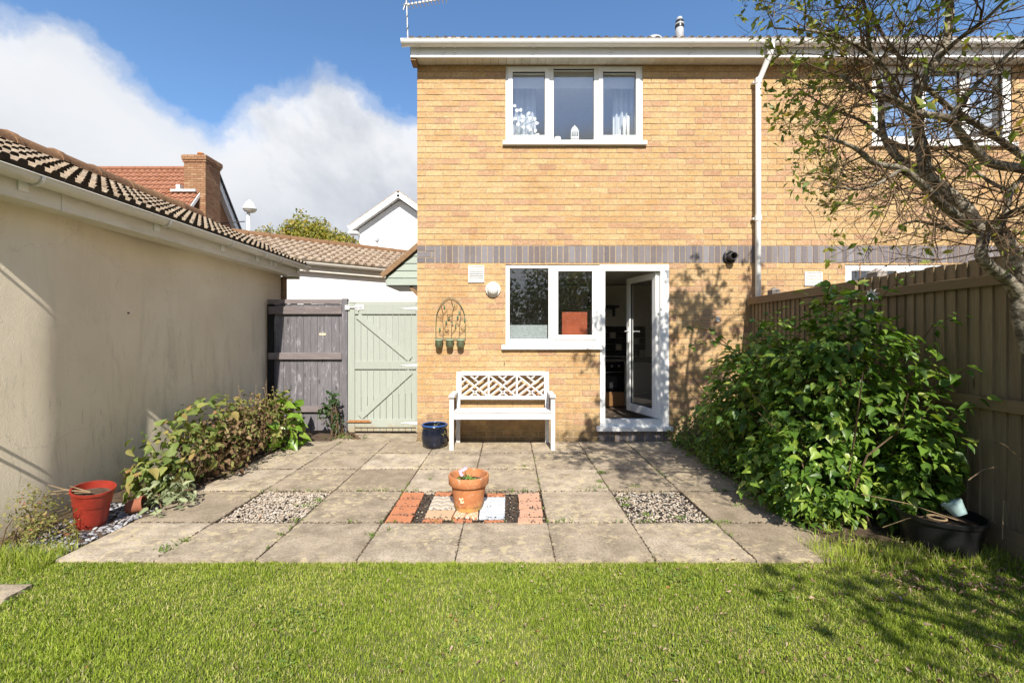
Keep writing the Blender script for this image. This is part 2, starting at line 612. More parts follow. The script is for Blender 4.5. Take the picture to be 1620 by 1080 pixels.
rooftile_mat('buff_roof_tile', [(0, (.20, .15, .105)), (.4, (.29, .225, .16)), (.7, (.24, .195, .15)), (1, (.32, .24, .165))], (.40, .36, .28), (.05, .04, .03), .54, .92)
rooftile_mat('ridge_tile', [(0, (.17, .095, .055)), (1, (.24, .14, .075))], (.34, .22, .12), (.06, .04, .028), .56)
rooftile_mat('orange_roof_tile', [(0, (.24, .105, .06)), (.5, (.30, .14, .085)), (1, (.27, .125, .08))], (.38, .22, .15), (.15, .06, .04), .6)
rooftile_mat('brown_roof_tile', [(0, (.24, .15, .10)), (.5, (.36, .26, .18)), (1, (.30, .22, .17))], (.50, .44, .34), (.05, .04, .03), .47)

# pots etc.
m, t, b = mat('terracotta', .85, .2)
z = t.sep(t.pos())[2]
c = t.ramp(t.noise(9, 7, .7, t.pos()), [(.3, (.38, .135, .05)), (.6, (.46, .19, .08)), (.8, (.50, .27, .15))])
c = t.mix(t.ramp(t.noise(22, 8, .8, t.pos()), [(.54, 0), (.64, .55)]), c, (.62, .46, .34))
c = t.mix(t.ramp(t.noise(7, 8, .8, t.pos()), [(.36, .6), (.46, 0)]), c, (.20, .09, .05))
k = t.math('SUBTRACT', t.noise(14, 5, .7, t.pos()), t.math('MULTIPLY', z, 6))
c = t.mix(t.ramp(k, [(.1, 0), (.4, .7)]), c, (.60, .42, .14))
t.put(b.inputs['Base Color'], c); t.put(b.inputs['Normal'], t.bump(t.noise(60, 5, .7, t.pos()), .2, .003))
simple('cream_flake', (.70, .55, .35), .8, .1)
simple('red_plastic', (.27, .03, .018), .42, .4, .3, 9, .15, 30)
simple('old_pot', (.24, .09, .05), .85, .2)
m, t, b = mat('blue_glaze', .18, .6)
t.put(b.inputs['Base Color'], t.ramp(t.noise(7, 6, .7, t.pos()), [(.4, (.006, .008, .016)), (.64, (.010, .014, .03)), (.78, (.06, .07, .09))]))
simple('blue_rim', (.02, .08, .26), .25, .5)
simple('sage_pot', (.30, .36, .23), .6, .3)
simple('green_wire', (.06, .10, .06), .5, .4)
simple('rust_wire', (.11, .055, .03), .6, .3)
simple('green_leaf_metal', (.05, .15, .09), .4, .5)
simple('black_plastic', (.012, .012, .013), .4, .4)
simple('teal_pot', (.26, .36, .36), .6, .3, .2, 30)
simple('white_metal', (.72, .72, .69), .5, .4, .08, 20)
simple('galvanised', (.40, .41, .42), .45, .5, .15, 20, metal=.5)
simple('dark_metal', (.05, .045, .045), .5, .4)
simple('steel', (.55, .55, .56), .25, .5, .05, 20, metal=.9)
simple('rust', (.32, .15, .06), .9, .1, .4, 40)
simple('vent_plastic', (.70, .68, .62), .5, .3)
simple('lamp_glass', (.66, .66, .62), .25, .6, .1, 60)
simple('black_rubber', (.015, .015, .016), .35, .5)
simple('red_board', (.36, .085, .035), .6, .3, .2, 6)
simple('film', (.36, .40, .40), .6, .3, .5, 90)
simple('curtain', (.55, .58, .62), .9, .1, .06, 8)
simple('white_ceramic', (.80, .80, .78), .4, .4, .03)
simple('wine_flower', (.58, .50, .66), .7, .2, .15, 60)
simple('lead_wash', (.62, .61, .58), .8, .2, .2, 6)
simple('lead', (.34, .35, .36), .6, .3)
simple('brown_trim', (.22, .135, .075), .8, .2, .3, 30)
simple('black_enamel', (.012, .012, .014), .15, .5)
simple('cabinet_front', (.52, .48, .41), .5, .3, .08)
simple('warm_drawer', (.42, .22, .09), .5, .3, .15)
simple('floor_tile', (.16, .13, .11), .4, .4, .3, 8)
simple('dark_tile', (.05, .05, .055), .2, .5, .4, 5)
simple('slate_paving', (.20, .18, .15), .9, .1, .2)

# bark
m, t, b = mat('bark', .9, .15)
n = t.noise(9, 7, .7, t.pos(1, 1, 2.2), .6)
c = t.ramp(n, [(.30, (.04, .032, .023)), (.48, (.11, .09, .068)), (.55, (.30, .27, .21)), (.63, (.10, .08, .06)), (.8, (.20, .175, .13))])
t.put(b.inputs['Base Color'], c); t.put(b.inputs['Normal'], t.bump(t.noise(45, 6, .7, t.pos()), .7, .008))
simple('twig', (.125, .085, .052), .9, .1, .3, 20)
simple('dry_stem', (.24, .17, .10), .9, .1, .2, 20)


def leaf_mat(name, cols, rough=.45, trans=.3, spec=.35, tc=(1.35, 1.5, .6)):
    m = bpy.data.materials.new(name); m.use_nodes = True; MT[name] = m
    t = NT(m.node_tree)
    b = t.n['Principled BSDF']; out = t.n['Material Output']
    c = t.ramp(t.rnd(), cols)
    c = t.mix(t.ramp(t.noise(40, 4, .6, t.pos()), [(.3, .3), (.6, 0)]), c, tuple(.5 * x for x in cols[0][1]))
    t.put(b.inputs['Base Color'], c)
    b.inputs['Roughness'].default_value = rough
    b.inputs['Specular IOR Level'].default_value = spec
    tl = t.node('ShaderNodeBsdfTranslucent', {'Color': t.mix(1.0, c, tc, 'MULTIPLY')})
    mx = t.node('ShaderNodeMixShader', {0: trans, 1: b.outputs[0], 2: tl.outputs[0]})
    t.l.new(mx.outputs[0], out.inputs[0])
    return m


leaf_mat('bush_leaf', [(0, (.055, .115, .018)), (.4, (.10, .19, .026)), (.75, (.17, .28, .038)), (.92, (.27, .36, .055)), (1, (.33, .38, .08))], .38, .28)
leaf_mat('grass_blade', [(0, (.14, .20, .022)), (.35, (.27, .35, .040)), (.75, (.42, .48, .075)), (.88, (.52, .50, .14)), (.94, (.48, .43, .20)), (1, (.54, .47, .28))], .55, .32, .25)
leaf_mat('tree_leaf', [(0, (.10, .14, .025)), (.5, (.18, .22, .035)), (.85, (.30, .31, .05)), (1, (.46, .30, .04))], .45, .35)
leaf_mat('withered_leaf', [(0, (.10, .055, .03)), (.35, (.18, .11, .06)), (.55, (.28, .20, .11)), (.7, (.20, .19, .06)), (.85, (.13, .16, .04)), (1, (.22, .24, .07))], .8, .15, .2)
leaf_mat('viburnum_leaf', [(0, (.10, .15, .035)), (.5, (.19, .24, .06)), (.8, (.28, .29, .08)), (1, (.36, .22, .09))], .6, .3)
leaf_mat('bergenia_leaf', [(0, (.10, .19, .02)), (.5, (.17, .29, .03)), (.85, (.26, .36, .06)), (1, (.40, .40, .14))], .35, .3)
leaf_mat('dark_leaf', [(0, (.02, .05, .015)), (.6, (.04, .085, .02)), (1, (.07, .11, .03))], .5, .25)
leaf_mat('hedge_leaf', [(0, (.13, .15, .02)), (.35, (.24, .25, .035)), (.7, (.36, .31, .05)), (1, (.40, .24, .05))], .5, .3)
leaf_mat('silver_leaf', [(0, (.17, .20, .11)), (.6, (.27, .31, .17)), (1, (.36, .38, .24))], .8, .2, .1)
leaf_mat('olive_leaf', [(0, (.13, .14, .03)), (.6, (.24, .24, .06)), (.85, (.33, .27, .09)), (1, (.32, .12, .07))], .6, .3)
leaf_mat('dead_leaf', [(0, (.13, .08, .045)), (.5, (.28, .19, .12)), (.85, (.42, .32, .24)), (1, (.36, .15, .05))], .8, .1, .2)
leaf_mat('weed_leaf', [(0, (.10, .18, .03)), (1, (.22, .30, .06))], .5, .3)

# ground sheet
m, t, b = mat('lawn_soil', .95, .1)
t.put(b.inputs['Base Color'], t.ramp(t.noise(14, 6, .7, t.pos()), [(.3, (.09, .11, .03)), (.7, (.16, .17, .06))]))
t.put(b.inputs['Normal'], t.bump(t.noise(60, 5, .7, t.pos()), .8, .01))

# ------------------------------------------------------------------ large structure: ground, paving
g = MB()
g.poly([(-150, -150, -.07), (150, -150, -.07), (150, 150, -.07), (-150, 150, -.07)])
g.obj('ground', MT['soil'], kind='structure')
lb = MB()
lb.poly([(-3.6, -9.2, -.03), (3.3, -9.2, -.03), (3.3, 2.683, -.03), (-3.6, 2.683, -.03)])
lb.obj('lawn', MT['lawn_soil'], kind='structure')

soilb = MB()
def soil_patch(x0, x1, y0, y1, zt=-.004, nx=16, ny=40):
    b = len(soilb.v)
    for j in range(ny + 1):
        for i in range(nx + 1):
            x = x0 + (x1 - x0) * i / nx; y = y0 + (y1 - y0) * j / ny
            e = 0 if 0 < i < nx and 0 < j < ny else -.022
            soilb.v.append((x, y, zt + e + .022 * mnoise.noise(Vector((x * 9, y * 9, 1)))))
    for j in range(ny):
        for i in range(nx):
            a = b + j * (nx + 1) + i
            soilb.f.append((a, a + 1, a + nx + 2, a + nx + 1)); soilb.t.append(0)
soil_patch(-3.45, -2.755, 2.70, 6.30)
soil_patch(2.115, 3.30, 2.75, 5.70)
soil_patch(-2.755, -1.19, 5.74, 6.30, -.014)
soil_patch(-2.74, 2.10, 2.69, 5.72, -.040, 20, 20)
soilb.obj('flower_bed_ground', MT['soil'], kind='structure', smooth=True)

XJ = [-2.75, -2.15, -1.535, -.922, -.327, .28, .89, 1.50, 2.11]
YJ = [2.677, 3.222, 3.875, 4.52, 5.13, 5.728]
pat = bpy.data.objects.new('patio', None); COL.objects.link(pat); pat['kind'] = 'structure'
def slab(x0, x1, y0, y1, parent=pat, z1=0.0, tint=None, mt='slab'):
    j = .0032
    x0 += j + random.uniform(-.002, .002); x1 -= j; y0 += j; y1 -= j + random.uniform(0, .003)
    a = MB()
    z0 = -.035
    nx, ny = 8, 8
    b = 0
    dz = [random.uniform(-.003, .003) for _ in range(4)]
    for jj in range(ny + 1):
        for ii in range(nx + 1):
            u, v = ii / nx, jj / ny
            z = z1 + dz[0] * (1 - u) * (1 - v) + dz[1] * u * (1 - v) + dz[2] * u * v + dz[3] * (1 - u) * v
            if ii in (0, nx) or jj in (0, ny):
                z -= .003 + .003 * random.random()
                ex = random.uniform(-.0025, .0025)
            else:
                ex = 0
            uu = u if ii in (0, nx) else (u * nx - .5) / (nx - 1) * (1 - .04) + .02
            vv = v if jj in (0, ny) else (v * ny - .5) / (ny - 1) * (1 - .04) + .02
            a.v.append((x0 + (x1 - x0) * uu + ex, y0 + (y1 - y0) * vv + ex, z))
    for jj in range(ny):
        for ii in range(nx):
            q = jj * (nx + 1) + ii
            a.f.append((q, q + 1, q + nx + 2, q + nx + 1))
    ring = [i for i in range(nx + 1)] + [(j2 + 1) * (nx + 1) - 1 for j2 in range(1, ny + 1)] + \
           [ny * (nx + 1) + i for i in range(nx - 1, -1, -1)] + [j2 * (nx + 1) for j2 in range(ny - 1, 0, -1)]
    k0 = len(a.v)
    for i in ring:
        a.v.append((a.v[i][0], a.v[i][1], z0))
    for i in range(len(ring)):
        i2 = (i + 1) % len(ring)
        a.f.append((ring[i], k0 + i, k0 + i2, ring[i2]))
    a.t = [random.random() if tint is None else tint] * len(a.f)
    o = a.obj('paving_slab', MT[mt], parent)
    return o

for j in range(5):
    for i in range(8):
        if j == 1 and i in (1, 3, 4, 6):
            continue
        slab(XJ[i], XJ[i + 1], YJ[j], YJ[j + 1], tint={(5, 1): .93, (3, 0): .75, (4, 0): .72, (2, 0): .8, (2, 1): .6, (5, 2): .7}.get((i, j)))
# step in front of the gate and the stepping stone in the lawn
slab(-2.3, -1.2, 5.73, 6.2, tint=.8)
a = slab(-3.05, -2.60, 2.28, 2.42, None, .002, .95); a.name = 'stepping_stone'
tagd(a, 'pale stepping stone sunk in the lawn at the left edge', 'stepping stone')

# ------------------------------------------------------------------ pebbles
def ico():
    p = (1 + 5 ** .5) / 2
    v = np.array([(-1, p, 0), (1, p, 0), (-1, -p, 0), (1, -p, 0), (0, -1, p), (0, 1, p), (0, -1, -p), (0, 1, -p), (p, 0, -1), (p, 0, 1), (-p, 0, -1), (-p, 0, 1)], float)
    v /= np.linalg.norm(v[0])
    f = np.array([(0, 11, 5), (0, 5, 1), (0, 1, 7), (0, 7, 10), (0, 10, 11), (1, 5, 9), (5, 11, 4), (11, 10, 2), (10, 7, 6), (7, 1, 8), (3, 9, 4), (3, 4, 2), (3, 2, 6), (3, 6, 8), (3, 8, 9), (4, 9, 5), (2, 4, 11), (6, 2, 10), (8, 6, 7), (9, 8, 1)])
    return v, f


def stones(name, pts, size, m, smooth=True, flat=.55, parent=None, **props):
    n = len(pts)
    v, f = ico()
    q, _ = np.linalg.qr(rng.normal(size=(n, 3, 3)))
    sc = size * rng.uniform(.55, 1.25, n)
    an = np.stack([rng.uniform(.7, 1.35, n), rng.uniform(.6, 1.0, n), rng.uniform(flat * .7, flat, n)], 1)
    ang = rng.uniform(0, 6.28, n)
    ca, sa = np.cos(ang), np.sin(ang)
    V = v[None] * an[:, None, :]
    tl = rng.normal(size=(n, 2)) * .25
    V[..., 2] += V[..., 0] * tl[:, None, 0] + V[..., 1] * tl[:, None, 1]
    X = V[..., 0] * ca[:, None] - V[..., 1] * sa[:, None]
    Y = V[..., 0] * sa[:, None] + V[..., 1] * ca[:, None]
    V = np.stack([X, Y, V[..., 2]], 2) * sc[:, None, None] + pts[:, None, :]
    Fc = (f[None] + (np.arange(n) * 12)[:, None, None]).reshape(-1, 3)
    me = np_mesh(name, V.reshape(-1, 3), Fc, m, np.repeat(rng.random(n), 20), smooth)
    return link(name, me, parent, **props)


def rect_pts(n, x0, x1, y0, y1, z0, z1):
    return np.stack([rng.uniform(x0, x1, n), rng.uniform(y0, y1, n), rng.uniform(z0, z1, n)], 1)


for (a0, a1) in ((1, 2), (6, 7)):
    if a0 == 6:
        stones('shade_grit', rect_pts(1400, XJ[6] + .015, XJ[7] - .015, YJ[1] + .015, YJ[2] - .015, -.022, -.008), .008, MT['black_chip'], False, kind='stuff')  # dark grit mixed in to stand for tree and bush shade, plus dirt
    stones('gravel', rect_pts(1900 if a0 == 1 else 1300, XJ[a0] + .015, XJ[a1] - .015, YJ[1] + .015, YJ[2] - .015, -.026, -.006), .0115, MT['pebble'], kind='stuff')
pts = rect_pts(900, -3.25, -2.62, 2.72, 3.6, -.01, .004)
pts = pts[(pts[:, 0] > -3.3) & (pts[:, 0] < -2.76)]
stones('slate_chippings', pts, .018, MT['slate_chip'], False, .35, kind='stuff')

# ------------------------------------------------------------------ tile inset in the patio
inset = thing('tile_inset', 'square of orange, patterned and pink tiles let into the patio under the flower pot', 'tile panel', (-.32, 3.55, -.03))
grit = []
def gp_tile(pxs, name, mtn, zt=-.006, label=None):
    """quad from four photo points on the ground: near-left, near-right, far-right, far-left"""
    P = [gpt(590 + x / 5.4, 700 + y / 5.4, zt) for x, y in pxs]
    a = MB()
    top = [(x, y, zt + random.uniform(-.0015, .0015)) for x, y in P]
    cx = sum(p[0] for p in P) / 4; cy = sum(p[1] for p in P) / 4
    top = [(cx + (p[0] - cx) * (.965 if zt < 0 else .93), cy + (p[1] - cy) * (.86 if zt < 0 else .78), p[2]) for p in top]
    bot = [(p[0], p[1], zt - .022) for p in top]
    a.poly(top)
    for i in range(4):
        a.poly([top[i], bot[i], bot[(i + 1) % 4], top[(i + 1) % 4]])
    a.t = [random.random()] * 5
    for i0, i1, kk in ((3, 2, 16), (0, 1, 5)):
        for q in range(kk):
            u = random.random() ** (1.0 if q % 3 else .5)
            grit.append((top[i0][0] + (top[i1][0] - top[i0][0]) * u, top[i0][1] + (top[i1][1] - top[i0][1]) * u + random.gauss(-.002, .007), zt + .002))
    for q in range(3):
        grit.append((cx + random.gauss(0, .04), cy + random.gauss(0, .03), zt + .002))
    return a.obj(name, MT[mtn], inset, bevel=.0015)
def lx(y, x_top, x_bot):   # interpolate along receding edges between y=415 and y=685 (crop units) in perspective
    Y0, Y1, Yv = 945 / (168 + 415 / 5.4), 945 / (168 + 685 / 5.4), 945 / (168 + y / 5.4)
    k = (1 / Yv - 1 / Y0) / (1 / Y1 - 1 / Y0)
    return x_top + (x_bot - x_top) * k
def tilerow(x_top0, x_top1, x_bot0, x_bot1, ys, mtn):
    for ya, yb in zip(ys[:-1], ys[1:]):
        gp_tile([(lx(yb, x_top0, x_bot0), yb), (lx(yb, x_top1, x_bot1), yb), (lx(ya, x_top1, x_bot1), ya), (lx(ya, x_top0, x_bot0), ya)], 'tile', mtn)
tilerow(262, 448, 92, 320, [420, 476, 538, 612, 686], 'terracotta_tile')
gp_tile([(525, 447), (690, 447), (690, 418), (540, 418)], 'tile', 'terracotta_tile')
gp_tile([(960, 452), (1130, 452), (1128, 428), (970, 428)], 'tile', 'terracotta_tile')
gp_tile([(470, 566), (718, 566), (722, 450), (522, 450)], 'tile', 'tile_chevron')
gp_tile([(435, 642), (672, 642), (712, 568), (469, 568)], 'tile', 'tile_tan')
gp_tile([(676, 642), (898, 642), (905, 568), (716, 568)], 'tile', 'tile_orange')
gp_tile([(724, 566), (905, 566), (915, 450), (726, 450)], 'tile', 'tile_chevron')
gp_tile([(900, 652), (1128, 652), (1134, 452), (925, 452)], 'tile', 'tile_marble')
gp_tile([(415, 684), (592, 684), (600, 646), (430, 646)], 'tile', 'terracotta_tile')
gp_tile([(682, 684), (850, 684), (850, 646), (690, 646)], 'tile', 'terracotta_tile')
gp_tile([(945, 684), (1122, 684), (1122, 656), (948, 656)], 'tile', 'terracotta_tile')
for (q, ang) in (([(1240, 487), (1432, 478), (1422, 418), (1230, 432)], 0), ([(1240, 552), (1448, 552), (1442, 490), (1242, 494)], 0),
                 ([(1245, 622), (1460, 614), (1450, 556), (1250, 556)], 0), ([(1230, 682), (1458, 682), (1452, 630), (1236, 630)], 0)):
    gp_tile(q, 'tile', 'pink_tile', .012)
stones('loose_grit', np.array(grit), .0062, MT['black_chip'], False, parent=inset, kind='stuff')
pp = rect_pts(2200, XJ[3] + .012, XJ[5] - .012, YJ[1] + .01, YJ[2] - .01, -.029, -.016)
stones('chippings', pp, .0075, MT['black_chip'], False, parent=inset, kind='stuff')

# ------------------------------------------------------------------ brickwork
def holes_split(x0, x1, z0, z1, holes):
    """rectangles left after cutting holes (few)"""
    rects = [(x0, x1, z0, z1)]
    for hx0, hx1, hz0, hz1 in holes:
        new = []
        for a, b, c, d_ in rects:
            if hx1 <= a or hx0 >= b or hz1 <= c or hz0 >= d_:
                new.append((a, b, c, d_)); continue
            if hx0 > a: new.append((a, hx0, c, d_))
            if hx1 < b: new.append((hx1, b, c, d_))
            m0, m1 = max(a, hx0), min(b, hx1)
            if hz0 > c: new.append((m0, m1, c, hz0))
            if hz1 < d_: new.append((m0, m1, hz1, d_))
        rects = new
    return rects


def brick_wall(parent, X0, X1, ztop, holes, band, single, phase=0.0, seed=1):
    rn = random.Random(seed)
    rest = MB(); shared = {}
    band0, band1 = band
    cells = []
    k = 0
    z = band0 - .075 * 40
    while z < ztop - .004:
        if not (band0 - .001 <= z < band1 - .001) and z + .075 > -.02:
            x = X0 - (.1125 if k % 2 else 0) - phase
            while x < X1:
                cells.append((max(x, X0), min(x + .215, X1), max(z, -.02), min(z + .065, ztop), 'y'))
                x += .225
        k += 1
        z += .075
    # soldier course with a stretcher block at the corner
    xs = X0
    if phase == 0.0:
        for r_ in range(3):
            o = .08 if r_ % 2 else 0
            cells.append((X0, X0 + .1125 - .01 + o, band0 + r_ * .075, band0 + r_ * .075 + .065, 'b'))
            cells.append((X0 + .1125 + o, X0 + .225, band0 + r_ * .075, band0 + r_ * .075 + .065, 'b'))
        xs = X0 + .235
    while xs < X1:
        cells.append((xs, min(xs + .065, X1), band0, band0 + .215, 'b'))
        xs += .0755
    out = []
    for c in cells:
        for a, b, z0, z1 in holes_split(c[0], c[1], c[2], c[3], holes):
            if b - a > .02 and z1 - z0 > .012:
                out.append((a, b, z0, z1, c[4]))
    n_single = 0
    restb = MB()
    for a, b, z0, z1, kind in out:
        dy = rn.uniform(-.0018, .0018); w_, h_ = b - a, z1 - z0
        if (kind == 'b' or single(a, b, z0)) and n_single < 300:
            key = (round(w_, 3), round(h_, 3), kind)
            if key not in shared:
                mb = MB().box(-w_ / 2, w_ / 2, 0, .02, -h_ / 2, h_ / 2, 0, 'b')
                shared[key] = mb.mesh('brick', MT['buff_brick' if kind == 'y' else 'blue_brick'])
            o = link('brick', shared[key], parent)
            o.location = ((a + b) / 2, HY + dy, (z0 + z1) / 2)
            o.rotation_euler = (rn.uniform(-.01, .01), 0, rn.uniform(-.006, .006))
            n_single += 1
        else:
            (restb if kind == 'b' else rest).box(a, b, HY + dy, HY + .02, z0, z1, rn.random(), 'b')
    rest.obj('brickwork', MT['buff_brick'], parent, kind='stuff')
    if restb.v:
        restb.obj('blue_brickwork', MT['blue_brick'], parent, kind='stuff')


def solid_wall(x0, x1, z0, z1, y0, y1, holes):
    """boxes around the holes on a grid"""
    mb = MB()
    xs = sorted({x0, x1, *[h[0] for h in holes], *[h[1] for h in holes]})
    zs = sorted({z0, z1, *[h[2] for h in holes], *[h[3] for h in holes]})
    xs = [x for x in xs if x0 <= x <= x1]; zs = [q for q in zs if z0 <= q <= z1]
    def solid(i, j):
        if not (0 <= i < len(xs) - 1 and 0 <= j < len(zs) - 1):
            return False
        cx, cz = (xs[i] + xs[i + 1]) / 2, (zs[j] + zs[j + 1]) / 2
        return not any(h[0] < cx < h[1] and h[2] < cz < h[3] for h in holes)
    for i in range(len(xs) - 1):
        for j in range(len(zs) - 1):
            if solid(i, j):
                sk = ''
                if solid(i - 1, j): sk += 'l'
                if solid(i + 1, j): sk += 'r'
                if solid(i, j - 1): sk += 'd'
                if solid(i, j + 1): sk += 'u'
                mb.box(xs[i], xs[i + 1], y0, y1, zs[j], zs[j + 1], 0, sk)
    return mb


BAND = (2.305, 2.53)
ZTOP = 4.885
HX0 = wx(660)                                   # left corner of the house
HX1 = 3.18                                      # behind the downpipe
UW = (wx(800), wx(1017), wz(224), wz(104))       # upper window opening
LWIN = (wx(800), wx(951), wz(547), wz(418.5))
DOOR = (wx(949), wx(1058.5), wz(677), wz(418.5))
house = thing('brick_house', 'buff brick house with open white back door and two windows, left of the downpipe', 'house', (HX0, HY, 0))
holesA = [UW, LWIN, DOOR]
solid_wall(HX0 + .004, HX1, -.05, ZTOP, HY + .0045, HY + .24, holesA).obj('wall', MT['mortar'], house)
def singleA(a, b, z):
    return b - a > .2 and (.45 < z < 2.3 and a < 0.02 or (1.95 < a and .6 < z < 2.3) or (2.53 < z < 2.75) )
plinth = (DOOR[0] - .02, DOOR[1] + .02, -.02, .135)
brick_wall(house, HX0, HX1, ZTOP, holesA + [plinth], BAND, singleA, 0.0, 3)
x = plinth[0] + .004
while x < plinth[1] - .03:
    MB().box(x, min(x + .065, plinth[1] - .004), HY, HY + .02, 0.0, .128, random.random(), 'b').obj('brick', MT['blue_brick'], house)
    x += .0755
# side wall, rear and party wall
sw = MB().box(HX0 + .004, HX0 + .11, HY + .242, 11.5, -.05, ZTOP)
sw.box(HX0 + .112, 8.2, 11.4, 11.5, -.05, ZTOP)
sw.obj('side_wall', MT['buff_brick'], house)
iw = MB()
iw.box(3.02, 3.17, HY + .245, 11.39, 0, ZTOP - .01)          # party wall
iw.box(HX0 + .115, HX0 + .13, HY + .245, 11.39, .1, ZTOP - .01)
iw.box(HX0 + .135, 3.015, 8.25, 8.33, .15, 2.3)
iw.obj('inner_wall', MT['kitchen_wall'], house)
MB().box(HX0 + .135, 3.015, HY + .245, 11.35, 2.32, 2.55).obj('ceiling_slab', MT['kitchen_wall'], house)
MB().box(HX0 + .135, 3.015, 8.8, 8.88, 2.56, ZTOP - .02).obj('bedroom_wall', MT['bedroom_wall'], house)
MB().box(HX0 + .135, 3.015, HY + .30, 8.79, ZTOP - .06, ZTOP - .03).obj('bedroom_ceiling', MT['bedroom_wall'], house)
# kitchen floor tiles
kf = bpy.data.objects.new('kitchen_floor', None); COL.objects.link(kf); kf['kind'] = 'structure'
for i in range(6):
    for j in range(6):
        x0 = .9 + i * .33; y0 = HY + .20 + j * .36
        MB().box(x0 + .003, x0 + .327, y0 + .003, y0 + .357, .10, .15, random.random()).obj('floor_tile', MT['floor_tile'], kf)
MB().box(HX0 + .135, .89, HY + .25, 8.2, .05, .148).obj('floor_screed', MT['floor_tile'], kf)

# neighbour half
nb = thing('neighbouring_house', 'adjoining buff brick house behind the tree and timber fence, right of the downpipe', 'house', (HX1, HY, 0))
NW = (wx(1380), wx(1601), wz(227), wz(104))
NL = (wx(1338), wx(1560), wz(547), wz(418.5))
NX1 = 8.2
solid_wall(HX1 + .001, NX1, -.05, ZTOP, HY + .0045, HY + .24, [NW, NL]).obj('wall', MT['mortar'], nb)
def singleB(a, b, z):
    return b - a > .2 and a < 5.2 and 2.5 < z < 4.3 and not (a > 4.6)
brick_wall(nb, HX1 + .01, NX1, ZTOP, [NW, NL], BAND, singleB, .06, 9)
MB().box(NX1 - .11, NX1, HY + .245, 11.39, -.05, ZTOP).obj('side_wall', MT['buff_brick'], nb)
MB().box(3.2, NX1 - .12, 8.2, 8.28, 0, ZTOP - .05).obj('inner_wall', MT['bedroom_wall'], nb)
MB().box(3.2, NX1 - .12, HY + .26, 8.19, 2.32, 2.55).obj('ceiling_slab', MT['bedroom_wall'], nb)


def frame_ring(mb, x0, x1, z0, z1, wd, y0, y1, wt=None, wb=None):
    wt = wd if wt is None else wt; wb = wd if wb is None else wb
    mb.box(x0, x0 + wd, y0, y1, z0, z1)
    mb.box(x1 - wd, x1, y0, y1, z0, z1)
    mb.box(x0 + wd, x1 - wd, y0 + .0007, y1, z1 - wt, z1)
    mb.box(x0 + wd, x1 - wd, y0 + .0007, y1, z0, z0 + wb)


def window(parent, x0, x1, z0, z1, lights, name='window'):
    """lights: list of (xa, xb, za, zb glass rect, is_casement)"""
    fr = solid_wall(x0 + .001, x1 - .001, z0 + .001, z1 - .001, HY + .012, HY + .075, [(l[0], l[1], l[2], l[3]) for l in lights])
    f = fr.obj(name, MT['upvc'], parent)
    for xa, xb, za, zb, cas in lights:
        if cas:
            c = MB(); wd = .055
            frame_ring(c, xa - wd, xb + wd, za - wd, zb + wd, wd, HY - .004, HY + .045)
            c.obj('casement', MT['upvc'], f, bevel=.004)
        else:
            c = MB(); wd = .014
            frame_ring(c, xa - wd, xb + wd, za - wd, zb + wd, wd, HY + .02, HY + .05)
            c.obj('bead', MT['upvc'], f, bevel=.002)
        s = MB()
        frame_ring(s, xa - .001, xb + .001, za - .001, zb + .001, .006, HY + .018, HY + .03)
        s.obj('seal', MT['gutter_seal'], f)
        MB().poly([(xa, HY + .032, za), (xb, HY + .032, za), (xb, HY + .032, zb), (xa, HY + .032, zb)]).__class__
        p = MB(); p.poly([(xa, HY + .032, za), (xb, HY + .032, za), (xb, HY + .032, zb), (xa, HY + .032, zb)])
        p.obj('pane', MT['glass'], f)
    return f


def rect(px0, px1, py0, py1, cas):
    return (wx(px0), wx(px1), wz(py1), wz(py0), cas)


uw = window(house, *UW, [rect(811, 862, 113, 214, True), rect(876, 940, 108, 221, False), rect(954, 1006, 113, 214, True)])
MB().box(wx(795.5), wx(1022.5), HY - .045, HY + .03, UW[2] - .055, UW[2] - .002).obj('window_sill', MT['upvc'], house, bevel=.004)
lw = window(house, *LWIN, [rect(806, 868, 424, 536, False), rect(883, 937, 429, 530, True)])
MB().box(wx(793.5), wx(952.5), HY - .05, HY + .03, LWIN[2] - .045, LWIN[2] + .012).obj('window_sill', MT['upvc'], house, bevel=.004)
# top frame strip over both
for i, (wn, lights) in enumerate([(NW, [rect(1396, 1450, 116, 216, True), rect(1466, 1520, 112, 220, False), rect(1534, 1586, 116, 216, True)]),
                                  (NL, [rect(1348, 1420, 428, 536, False), rect(1440, 1545, 428, 536, True)])]):
    window(nb, *wn, lights)
    MB().box(wn[0] - .04, wn[1] + .04, HY - .045, HY + .03, wn[2] - .05, wn[2] - .002).obj('window_sill', MT['upvc'], nb, bevel=.004)

# door frame, threshold and leaf
df = MB()
dx0, dx1, dz0, dz1 = DOOR
df.box(dx0 + .003, wx(957.5), HY - .002, HY + .09, dz0 + .01, dz1 - .001)
df.box(wx(1045), dx1, HY - .002, HY + .09, dz0 + .01, dz1 - .001)
df.box(wx(957.5), wx(1045), HY + .001, HY + .09, wz(428.5), dz1 - .001)
df.box(wx(957.5), wx(1045), HY + .001, HY + .09, dz0 + .01, wz(663.5))
df.obj('door_frame', MT['upvc'], house, bevel=.004)
MB().box(wx(943), wx(1062), HY - .07, HY + .02, wz(680.5), wz(673.5)).obj('door_sill', MT['upvc'], house, bevel=.004)
leafw, lz0, lz1 = .70, wz(662.5), wz(429.5)
door = MB()
frame_ring(door, -leafw, 0, lz0, lz1, .085, -.03, .03, .085, .11)
dobj = door.obj('door', MT['upvc'], house, bevel=.005)
dp = MB(); dp.poly([(-leafw + .085, 0, lz0 + .11), (-.085, 0, lz0 + .11), (-.085, 0, lz1 - .085), (-leafw + .085, 0, lz1 - .085)])
dseal = MB(); frame_ring(dseal, -leafw + .084, -.084, lz0 + .109, lz1 - .084, .008, -.012, .012)
